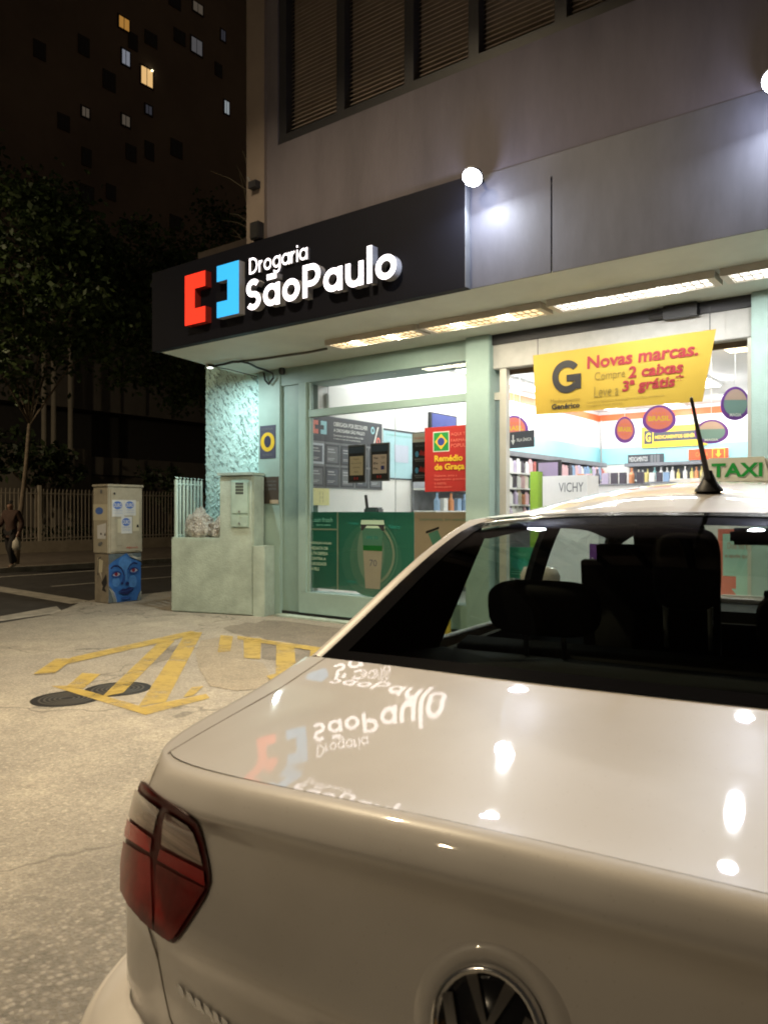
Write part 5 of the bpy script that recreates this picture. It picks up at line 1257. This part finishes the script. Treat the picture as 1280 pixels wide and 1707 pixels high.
class Face:
    def __init__(s, par, o, r, u): s.par, s.o, s.r, s.u, s.k = par, Vector(o), Vector(r), Vector(u), 1; s.n = s.r.cross(s.u).normalized()
    def poly(s, name, m, pts): s.k += 1; MB().quad(*[s.o + s.r*a + s.u*b + s.n*.0008*s.k for a, b in pts]).build(name, m, s.par)
    def txt(s, st, m, u0, v0, u1, v1, bold=0): text(st, m, s.par, s.o + s.r*u0 + s.u*v0, s.r*(u1-u0), s.u*(v1-v0), bold=bold, lift=.0008*(s.k+2))
ell = lambda cu, cv, ru, rv, n=20, a0=0, a1=360: [(cu+ru*math.cos(R_(a0+(a1-a0)*k/n)), cv+rv*math.sin(R_(a0+(a1-a0)*k/n))) for k in range(n if a1-a0 == 360 else n+1)]
fd = Face(dr, (CX1+.027, CY0+.02, .78), (0, CY1-CY0-.04, 0), (0, 0, .955))
bill = ink('bill_white', (.66, .68, .70)); bill2 = ink('bill_cream', (.58, .55, .42)); b_ink = ink('bill_blue', (.08, .19, .62)); wf_ = ink('bill_blue_faint', (.30, .40, .66))
def ouro(f, u0, v0, w_, h_):
    f.poly('bill', bill, [(u0, v0), (u0+w_, v0), (u0+w_, v0+h_), (u0, v0+h_)])
    f.poly('bill_blot', b_ink, ell(u0+w_*.45, v0+h_*.68, w_*.38, h_*.24)); f.txt('OURO', bill, u0+w_*.12, v0+h_*.56, u0+w_*.78, v0+h_*.80, .03)
    f.txt('COMPRO PAGO', wf_, u0+w_*.1, v0+h_*.32, u0+w_*.85, v0+h_*.40); f.txt('À VISTA AQUI', wf_, u0+w_*.1, v0+h_*.16, u0+w_*.85, v0+h_*.25)
fd.poly('bill_pale', bill2, [(.22, .30), (.42, .30), (.42, .52), (.22, .52)]); fd.poly('bill_pale', bill2, [(.72, .32), (.93, .32), (.93, .80), (.72, .80)])
ouro(fd, .04, .555, .40, .265); ouro(fd, .44, .57, .38, .25); ouro(fd, .33, .285, .36, .27)
fd.poly('bill_spot', i_black, [(.84, .38), (.92, .38), (.90, .43), (.85, .42)]); fd.poly('handle', i_black, ell(.11, .92, .03, .02)); fd.txt('digicom', i_red, .50, .035, .88, .075)
fd.poly('vent', ink('vent_dark', (.20, .18, .14)), [(.2, .09), (.35, .09), (.35, .095), (.2, .095)])  # vent slot drawn as a flat dark strip
fs = Face(up_, (CX0-.015, CY0-.015, .752), (CX1-CX0+.03, 0, 0), (0, 0, 1.008))
fs.poly('bill_pale', bill2, [(.02, .50), (.95, .50), (.95, .74), (.02, .74)]); fs.poly('bill_blot', b_ink, ell(.42, .64, .26, .055)); fs.poly('bill_torn', bill, [(.3, .22), (.85, .22), (.88, .46), (.28, .42)]); fs.poly('bill_spot', i_black, [(.5, .28), (.6, .28), (.58, .31), (.5, .31)]); fs.poly('bill_spot', i_black, [(.75, .27), (.86, .27), (.82, .32)]); fs.poly('scrawl', i_grey, [(.35, .12), (.5, .10), (.66, .16), (.6, .18), (.4, .16)]); fs.poly('lock', i_grey, [(.5, .90), (.62, .90), (.62, .96), (.5, .96)])
fm = Face(K, (CX1, CY0+.005, .01), (0, CY1-CY0-.01, 0), (0, 0, .735))
M2 = lambda n, c: mat(n, c, .6, var=.22, scale=9)
hair = M2('mural_hair', (.10, .13, .15)); navy = M2('mural_navy', (.010, .018, .11)); lightb = M2('mural_light', (.07, .22, .56)); midb = M2('mural_mid', (.018, .07, .28)); wline = M2('mural_line', (.48, .50, .48))
fm.poly('mural_face', mural, [(0, 0), (1, 0), (1, 1), (0, 1)])
fm.poly('mural_highlight', lightb, ell(.50, .80, .20, .14)); fm.poly('mural_highlight', lightb, ell(.74, .40, .13, .14)); fm.poly('mural_highlight', lightb, ell(.22, .42, .12, .10)); fm.poly('mural_highlight', lightb, [(.48, .75), (.54, .75), (.57, .44), (.50, .44)])
fm.poly('mural_hair', hair, [(0, .78), (.14, .86), (.34, .93), (.52, 1), (0, 1)]); fm.poly('mural_hair', hair, [(.56, 1), (.64, .93), (.82, .87), (1, .80), (1, 1)]); fm.poly('mural_hair', hair, [(0, .36), (.09, .28), (.18, .12), (.22, 0), (0, 0)]); fm.poly('mural_hair', hair, [(1, .22), (.92, .14), (.86, .02), (1, 0)])
def mline(m, pts, w_):
    fm.k += 1; b = MB(); n = fm.n*.0008*fm.k
    for p, q in zip(pts[:-1], pts[1:]):
        d = Vector((q[0]-p[0], q[1]-p[1])).normalized(); e = Vector((-d.y, d.x))*w_/2
        b.quad(*[fm.o + fm.r*a + fm.u*c + n for a, c in ((p[0]-e.x, p[1]-e.y), (q[0]-e.x, q[1]-e.y), (q[0]+e.x, q[1]+e.y), (p[0]+e.x, p[1]+e.y))])
    b.build('mural_stroke', m, fm.par)
mline(navy, [(.05, .70), (.14, .755), (.26, .755), (.38, .69), (.44, .60), (.46, .50)], .03); mline(navy, [(.58, .66), (.64, .75), (.76, .80), (.88, .775)], .028)
for (cx_, cy_, s_) in ((.22, .575, 1), (.76, .635, 1)):
    fm.poly('mural_shade', midb, ell(cx_, cy_, .16, .075)); fm.poly('mural_eye', M2('mural_eye_white', (.38, .42, .58)), [(cx_-.12, cy_-.01), (cx_-.05, cy_+.04), (cx_+.05, cy_+.045), (cx_+.13, cy_+.005), (cx_+.04, cy_-.035), (cx_-.05, cy_-.035)])
    fm.poly('mural_iris', M2('mural_iris_red', (.22, .02, .05)), ell(cx_-.01, cy_+.008, .055, .038)); mline(navy, [(cx_-.13, cy_-.01), (cx_-.05, cy_+.045), (cx_+.05, cy_+.05), (cx_+.14, cy_)], .016)
fm.poly('mural_nose', midb, [(.44, .56), (.49, .56), (.47, .42), (.40, .37), (.36, .40)]); fm.poly('mural_nostril', navy, ell(.39, .385, .04, .025)); fm.poly('mural_nostril', navy, ell(.55, .375, .06, .035)); fm.poly('mural_lip', navy, [(.26, .21), (.40, .275), (.50, .265), (.60, .295), (.78, .275), (.70, .22), (.55, .145), (.40, .155)]); mline(midb, [(.28, .21), (.5, .215), (.77, .27)], .012); fm.poly('mural_chin', midb, ell(.5, .07, .16, .03))
for k_ in range(3): mline(wline, [(.0+.035*k_, .30-.02*k_), (.07+.035*k_, .20), (.12+.035*k_, .08), (.14+.035*k_, .0)], .012); mline(wline, [(.55+.05*k_, 1.0), (.62+.05*k_, .94), (.78+.05*k_, .895), (.99, .84+.035*k_)], .012)
for k_ in range(2): mline(wline, [(.88+.05*k_, .0), (.92+.04*k_, .10), (.97+.015*k_, .18)], .012)
fb2 = Face(K, (CX0, CY0, .01), (CX1-CX0, 0, 0), (0, 0, .735)); fb2.poly('torn_paper', bill2, [(.2, .60), (.55, .62), (.62, .86), (.22, .92)]); fb2.poly('torn_paper', ink('paper_white', (.55, .52, .44)), [(.30, .66), (.50, .60), (.56, .45), (.40, .58)]); fb2.poly('stain', i_black, [(.5, .40), (.85, .60), (.9, .40), (.75, .30), (.85, .22), (.55, .25), (.62, .34)]); fb2.poly('stain', ink('stain_grey', (.09, .08, .07)), [(.22, .55), (.27, .9), (.5, .95), (.5, .92), (.32, .88), (.30, .55)])

# ================================================================== ACROSS THE STREET
FN = thing('street_fence', 'pale metal bar fence on a low wall across the street', 'fence', (-25.4, 18, 0))
MB().box((-25.6, 2, -.01), (-25.4, 40, .38)).build('low_wall', mat('far_wall_paint', (.34, .29, .22), .85, var=.2, scale=2), FN)
fpaint = mat('far_fence_paint', (.34, .30, .24), .5)
fbm = MB(); y = 4.0
while y < 36: fbm.tube([(-25.5, y, .38), (-25.5, y, 2.05), (-25.47, y, 2.18)], .017, 5); y += .145
fbm.build('bars', fpaint, FN)
MB().box((-25.52, 2, 2.0), (-25.48, 40, 2.04)).build('rail', fpaint, FN); MB().box((-25.52, 2, .46), (-25.48, 40, .50)).build('rail', fpaint, FN)
for y in (7.5, 10.6, 13.87, 17.1, 20.4, 23.7): MB().box((-25.55, y-.05, .36), (-25.45, y+.05, 2.3)).build('post', mat('far_post_paint', (.46, .41, .33), .5), FN)
FB = thing('far_building', 'dim grey building with a dark recessed band and thin columns behind the fence', 'building', (-31, 20, 0))
fw = mat('far_building_wall', (.19, .165, .135), .85, var=.15, scale=1.2); fw2 = mat('far_building_panel', (.12, .105, .09), .85, var=.15, scale=1); fdk = mat('far_building_recess', (.03, .027, .025), .8)
y0 = onX(-60, 800, -31).y; ya = onX(153, 800, -31).y; yb_ = onX(420, 800, -31).y
MB().box((-31, y0, -.1), (-36, ya, 4.15)).build('wall', fw, FB); MB().box((-31.1, ya+.01, -.1), (-36, yb_, 3.85)).build('wall', fw2, FB)
MB().box((-31.8, y0, 3.85), (-36, yb_, 5.9)).build('recess', fdk, FB); MB().box((-31.0, y0, 5.9), (-36, yb_, 9.0)).build('upper_wall', fw2, FB)
for px in (200, 242, 285): q = onX(px, 800, -31.08).y; MB().box((-31.085, q-.03, .0), (-31.04, q+.03, 3.8)).build('panel_joint', fdk, FB); MB().box((-30.985, q-.03, 5.95), (-30.93, q+.03, 9.0)).build('panel_joint', fdk, FB)
for px in (74, 90, 118): q = onX(px, 800, -29.6).y; MB().tube([(-29.6, q, -.1), (-29.6, q, 9.0)], .10, 10).build('column', mat('far_column', (.26, .23, .185), .8), FB)
MB().box((-31.04, ya, 3.0), (-31.09, yb_, 3.06)).build('band', fdk, FB)
# tower
TW = thing('apartment_tower', 'dark apartment tower with a few lit windows high at the upper left', 'apartment tower', (-56, 44, 0))
tb_ = MB(); ty0, ty1 = onX(-140, 400, -48).y, onX(470, 400, -48).y
tb_.box((-48, ty0, -.2), (-51, ty1, 60)); tb_.build('wall', mat('tower_wall', (.25, .205, .175), .9, var=.35, scale=.07), TW)
dkw = mat('dark_pane', (.035, .032, .034), .25); fr_m = mat('tower_frame', (.05, .045, .04), .7)
def twin(px, py, w_, h_, m, curt=True):
    c = onX(px, py, -47.98)
    f = MB().box((-48.0, c.y-w_/2-.12, c.z-h_/2-.12), (-47.94, c.y+w_/2+.12, c.z+h_/2+.12)).build('window', fr_m, TW)
    for i in range(2): MB().box((-47.939, c.y-w_/2+(w_/2+.02)*i, c.z-h_/2), (-47.93, c.y-.04+(w_/2+.04)*i, c.z+h_/2)).build('pane', m, f)
lit = [(207, 38, .8, .8, 'w_orange', (1, .48, .10), .34), (210, 95, .6, 1.0, 'w_white', (.8, .85, 1), .20), (245, 127, .95, 1.25, 'w_warm', (1, .62, .25), .75), (328, 76, 1.0, 1.1, 'w_grey', (.75, .72, .75), .085), (378, 178, .45, 1.0, 'w_cool', (.85, .95, 1), .26), (143, 186, .5, .6, 'w_dim', (1, .8, .6), .06), (210, 200, .6, .7, 'w_dim', (1, .8, .6), .06), (330, 12, .9, .7, 'w_dim', (1, .8, .6), .06), (248, 182, .5, .6, 'w_dimmer', (.8, .8, 1), .03), (372, 58, .4, .8, 'w_dimmer', (.8, .8, 1), .03)]
for px, py, w_, h_, nm, col, k_ in lit: twin(px, py, w_, h_, emit(nm, col, k_, (.02, .02, .02)))
q = onX(248, 119, -47.92); MB().lathe([(0, -.09), (.09, 0), (0, .09)], (q.x+.1, q.y+.25, q.z+.2), 8).build('ceiling_lamp', emit('w_bulb', (1, .85, .5), 5), TW)
rnd = random.Random(5)
for j in range(7):
    for i in range(9):
        px, py = 64+38*i+(j % 2)*3, 20+62*j-(i*.18*20)
        if all(abs(px-l[0]) > 18 or abs(py-l[1]) > 24 for l in lit) and px < 400 and rnd.random() < .28: twin(px+rnd.uniform(-5, 5), py, rnd.uniform(.5, .9), rnd.uniform(.7, 1.1), dkw)
q = onX(40, 278, -70); t = thing('distant_lamp', 'tiny distant yellow light low in the sky at the far left', 'lamp', (q.x, q.y, 0)); MB().tube([(q.x, q.y, -.2), (q.x, q.y, q.z-.2)], .12, 6).build('mast', mat('mast_dark', (.02, .02, .02), .8), t); MB().lathe([(0, -.13), (.13, 0), (0, .13)], q, 8).build('bulb', emit('mast_bulb', (1, .75, .3), 3), t)

# trees
bark = mat('bark', (.16, .125, .09), .9, var=.35, scale=8, bump=.5); bark_p = mat('pale_bark', (.30, .26, .19), .9, var=.25, scale=8)
def leafmat(name, c1, c2):
    m, t, p = nodes_of(name); p.inputs['Roughness'].default_value = .55
    oi = t.nodes.new('ShaderNodeNewGeometry'); mx = t.nodes.new('ShaderNodeMix'); mx.data_type = 'RGBA'
    mx.inputs['A'].default_value = (*c1, 1); mx.inputs['B'].default_value = (*c2, 1)
    t.links.new(oi.outputs['Random Per Island'], mx.inputs['Factor']); t.links.new(mx.outputs['Result'], p.inputs['Base Color'])
    return m
lf = leafmat('leaf_mix', (.022, .050, .010), (.060, .095, .02)); lf2 = leafmat('leaf_dark', (.015, .03, .010), (.04, .06, .02))
def tree(name, lab, base, trunk_h, r0, blobs, nleaf, size, lm, bm_, lean=(0, 0), seed=1, cat='tree'):
    rn = random.Random(seed); t = thing(name, lab, cat, base, 0, None); b0 = Vector(base)
    top = b0 + Vector((lean[0], lean[1], trunk_h))
    tm = MB(); tm.tube([b0 + Vector((0, 0, -.05)), b0.lerp(top, .3)+Vector((.04, -.03, 0)), b0.lerp(top, .65)+Vector((-.04, .04, 0)), top], [r0*1.25, r0, r0*.85, r0*.7], 9)
    for c, rr in blobs:
        c = Vector(c); mid = top.lerp(c, .5) + Vector((rn.uniform(-.3, .3), rn.uniform(-.3, .3), .25))
        tm.tube([top - Vector((0, 0, .15)), mid, c], [r0*.5, r0*.32, r0*.12], 6)
        for q in range(5):
            d = Vector((rn.gauss(0, 1), rn.gauss(0, 1), rn.gauss(.2, .8))).normalized(); tm.tube([mid.lerp(c, rn.random()), c + d*rr*.8], [r0*.16, r0*.05], 5)
    tm.build('trunk', bm_, t, smooth=True)
    lv = MB(); tot = sum(rr**2 for _, rr in blobs)
    for c, rr in blobs:
        clumps = [(Vector(c) + Vector((rn.gauss(0, 1), rn.gauss(0, 1), rn.gauss(0, .8))).normalized()*rr*rn.uniform(.45, 1.0), rr*rn.uniform(.16, .34)) for _ in range(16)]
        for q in range(int(nleaf*rr**2/tot)):
            cc, cr_ = rn.choice(clumps); d = Vector((rn.gauss(0, 1), rn.gauss(0, 1), rn.gauss(0, .8))); p = cc + d*cr_*.62
            u = Vector((rn.gauss(0, 1), rn.gauss(0, 1), rn.gauss(-.2, .7))).normalized(); v = u.cross(Vector((rn.gauss(0, 1), rn.gauss(0, 1), rn.gauss(0, 1)))).normalized(); s_ = size*rn.uniform(.6, 1.3)
            lv.quad(p, p+u*s_*.5+v*s_*.28, p+u*s_, p+u*s_*.5-v*s_*.28)
    lv.build('crown', lm, t); return t
p_ = onZ(36, 948, 0.0)
tree('street_tree', 'leafy street tree with a thin trunk behind the walking person', (p_.x-2.2, p_.y+1.0, -.012), 3.9, .065, [((-19.5, 8.6, 6.2), 2.0), ((-19.5, 11.0, 6.6), 2.2), ((-19.2, 10.0, 8.6), 2.3), ((-20.5, 12.6, 8.3), 2.2), ((-18.6, 12.4, 6.3), 1.5), ((-19.6, 9.0, 9.8), 2.0), ((-20.5, 10.2, 5.6), 1.6)], 17000, .20, lf, bark, (.15, .3), 3)
tree('street_tree', 'broad dark street tree whose leaves reach the black sign edge', (-20.8, 17.4, -.012), 4.2, .16, [((-19.6, 15.2, 6.3), 1.9), ((-19.8, 17.6, 6.9), 2.3), ((-20.5, 16.0, 9.2), 2.5), ((-20.3, 19.2, 7.4), 2.2), ((-20.8, 18.6, 10.0), 2.3), ((-19.3, 14.2, 8.0), 1.5)], 17000, .20, lf, bark, (.2, .1), 9)
q = onX(62, 800, -27.5); tree('garden_palm', 'dark drooping garden plant behind the fence at the far left', (q.x, q.y, -.2), 2.2, .12, [((q.x, q.y, 3.4), 1.0), ((q.x+.2, q.y+1.0, 3.1), .8), ((q.x, q.y-1.2, 3.4), 1.0)], 1500, .28, lf2, bark, (0, 0), 5, 'plant')
q = onX(283, 800, -27.5); tree('garden_shrub', 'dark shrub behind the fence beside the mint railing', (q.x, q.y, -.2), 1.4, .10, [((q.x, q.y, 2.5), 1.1), ((q.x, q.y+.9, 1.8), .9)], 1300, .22, lf2, bark, (0, 0), 6, 'shrub')
hb = MB(); rn = random.Random(8)
for k_ in range(2200):
    p = Vector((-26.3+rn.uniform(-.3, .3), rn.uniform(6, 30), rn.uniform(.1, .85))); u = Vector((rn.gauss(0, 1), rn.gauss(0, 1), rn.gauss(.3, .6))).normalized()*.22; v = u.cross(Vector((rn.random(), rn.random(), rn.random()))).normalized()*.06
    hb.quad(p, p+u*.5+v, p+u, p+u*.5-v)
ho = hb.build('low_planting', lf2); tag(ho, 'dark low planting along the foot of the far fence', 'plants', kind='stuff')
b0 = Vector((-8.45, 7.9, 5.17)); BR = thing('bare_twigs', 'bare thin twigs rising above the roof ledge left of the upper wall', 'plant', b0); rn = random.Random(4)
tw = MB(); tw.tube([b0, b0+Vector((.05, 0, .5)), b0+Vector((-.1, .1, 1.1)), b0+Vector((-.35, .1, 1.7))], [.02, .016, .012, .006], 5)
for k_ in range(14):
    s0 = b0 + Vector((rn.uniform(-.2, .1), 0, rn.uniform(.1, 1.2))); d = Vector((rn.uniform(-.7, .5), rn.uniform(-.2, .2), rn.uniform(.1, .6))); tw.tube([s0, s0+d*.5+Vector((0, 0, .04)), s0+d], [.009, .007, .003], 4)
tw.build('twigs', bark_p, BR)
q = onY(424, 301, 5.62); t = thing('wall_bracket', 'small dark metal bracket on the edge of the upper corner pier', 'bracket', q); MB().box((-.06, -.03, -.07), (.05, .05, .0)).build('plate', dark_frame, t, local=True); MB().tube([(-.05, 0, -.02), (-.08, -.02, .06)], .012).build('hook', steel, t, local=True)
q = onY(428, 378, 5.62); t = thing('junction_box', 'small black box at the foot of the upper corner pier', 'junction box', q); MB().box((-.06, -.05, -.13), (.07, .05, .05)).build('case', black_m, t, local=True, bevel=.01)

# person walking on the far pavement
def skinmesh(name, verts, edges, radii, m, parent=None, lv=2):
    me = bpy.data.meshes.new(name); me.from_pydata(verts, edges, []); o = bpy.data.objects.new(name, me); COL.objects.link(o)
    md = o.modifiers.new('s', 'SKIN'); sv = me.skin_vertices[0].data
    for v, r in zip(sv, radii): v.radius = r if isinstance(r, tuple) else (r, r)
    sv[0].use_root = True; sd = o.modifiers.new('d', 'SUBSURF'); sd.levels = lv; sd.render_levels = lv
    dg = bpy.context.evaluated_depsgraph_get(); nm = bpy.data.meshes.new_from_object(o.evaluated_get(dg)); bpy.data.objects.remove(o); bpy.data.meshes.remove(me)
    nm.materials.clear(); nm.materials.append(m)
    for p in nm.polygons: p.use_smooth = True
    nm.name = name; o = bpy.data.objects.new(name, nm); COL.objects.link(o)
    if parent: o.parent = parent
    return o
pp = onZ(20, 945, 0.0)
skin_c = mat('skin', (.22, .12, .08), .5, var=.1); jack = mat('brown_jacket', (.06, .03, .02), .85, var=.25, scale=12); trou = mat('dark_trousers', (.018, .015, .014), .9); shoe = mat('pale_shoe', (.42, .36, .27), .6)
V = [(0, 0, .90), (0, .01, 1.10), (0, .0, 1.32), (0, .02, 1.42), (0, .05, 1.50), (0, .06, 1.58), (-.10, 0, .86), (-.11, .16, .48), (-.11, .08, .09), (-.11, .22, .035), (.10, 0, .86), (.11, -.03, .47), (.11, -.24, .11), (.11, -.13, .035), (-.19, .0, 1.36), (-.25, -.08, 1.10), (-.24, .02, .88), (-.23, .06, .80), (.19, 0, 1.36), (.24, .07, 1.11), (.22, .24, .97), (.21, .30, .94), (-.235, .09, .745), (.21, .35, .91)]
E_ = [(0, 1), (1, 2), (2, 3), (3, 4), (4, 5), (0, 6), (6, 7), (7, 8), (8, 9), (0, 10), (10, 11), (11, 12), (12, 13), (2, 14), (14, 15), (15, 16), (16, 17), (2, 18), (18, 19), (19, 20), (20, 21), (17, 22), (21, 23)]
rad = [(.13, .09), (.12, .085), (.14, .09), .05, .075, .085, .085, .055, .038, .03, .085, .055, .038, .03, .06, .043, .032, .034, .06, .043, .032, .034, .018, .018]
PE = skinmesh('person', V, E_, rad, skin_c)
PE.location = (pp.x, pp.y, 0); PE.rotation_euler = (0, 0, R_(200)); tag(PE, 'person in brown jacket and dark trousers walking across the street with a white bag', 'person')
skinmesh('jacket', V[0:4]+V[14:17]+V[18:21]+[(0, 0, .80)], [(0, 1), (1, 2), (2, 3), (2, 4), (4, 5), (5, 6), (2, 7), (7, 8), (8, 9), (0, 10)], [(.165, .125), (.160, .12), (.165, .115), .075, .085, .065, .055, .085, .065, .055, (.165, .125)], jack, PE)
skinmesh('trousers', [V[0]] + V[6:9] + V[10:13], [(0, 1), (1, 2), (2, 3), (0, 4), (4, 5), (5, 6)], [(.14, .11), .11, .082, .068, .11, .082, .068], trou, PE)
for a, b in ((8, 9), (12, 13)): skinmesh('shoe', [Vector(V[a])-Vector((0, .02, .03)), V[b]], [(0, 1)], [.052, .045], shoe, PE)
skinmesh('hair', [(0, .02, 1.60), (0, .05, 1.655)], [(0, 1)], [.085, .07], mat('dark_hair', (.012, .009, .008), .7), PE)
fc_ = MB(); 
for dx in (-.03, .03): fc_.lathe([(0, -.010), (.010, 0), (0, .010)], (dx, .143, 1.575), 8)
fc_.build('eyes', black_m, PE, local=True)
hp = wm(PE) @ Vector((-.235, .09, .74))
bgm = MB(); bgm.lathe([(0, -.30), (.09, -.29), (.11, -.20), (.09, -.08), (.03, -.02), (.012, .02)], (0, 0, 0), 12); bg_ = bgm.build('carrier_bag', mat('white_bag', (.50, .46, .38), .5), None, smooth=True); bg_.location = hp; tag(bg_, 'small white carrier bag hanging from the hand of the walking person', 'bag')

# ------------------------------------------------------------------ street lamps out of the frame
def street_lamp(lab, x, y, z, bx_, by_, power, spread, dirv=(0, 0, -1)):
    SL = thing('street_lamp', lab, 'street lamp', (bx_, by_, 0), 0, 'street lamps')
    MB().tube([(bx_, by_, -.02), (bx_, by_, 3.5), (bx_, by_, z-.3), (bx_+(x-bx_)*.2, by_+(y-by_)*.2, z+.02), (x, y, z+.12)], [.09, .08, .06, .05, .045], 12).build('pole', steel, SL, smooth=True)
    MB().box((x-.3, y-.2, z+.06), (x+.3, y+.2, z+.17)).build('head', steel, SL, bevel=.03)
    MB().box((x-.25, y-.15, z+.045), (x+.25, y+.15, z+.058)).build('lens', emit('street_lens', (1.0, .72, .40), 30), SL)
    area('street_light', SL, (x, y, z), dirv, .30, power, (1.0, .80, .52), None, R_(spread))
street_lamp('tall warm street lamp over the forecourt left of the photographer', -4.6, 1.7, 7.6, -8.3, .6, K_STREET, 128)
street_lamp('distant warm street lamp up the road behind the photographer', -5.5, -13.0, 7.6, -8.4, -13.4, 340, 160, (.25, .7, -.75))
street_lamp('warm street lamp on the far pavement outside the left photo edge', -20.5, 1.0, 7.4, -22.2, .4, 650, 165, (-.2, .7, -1))
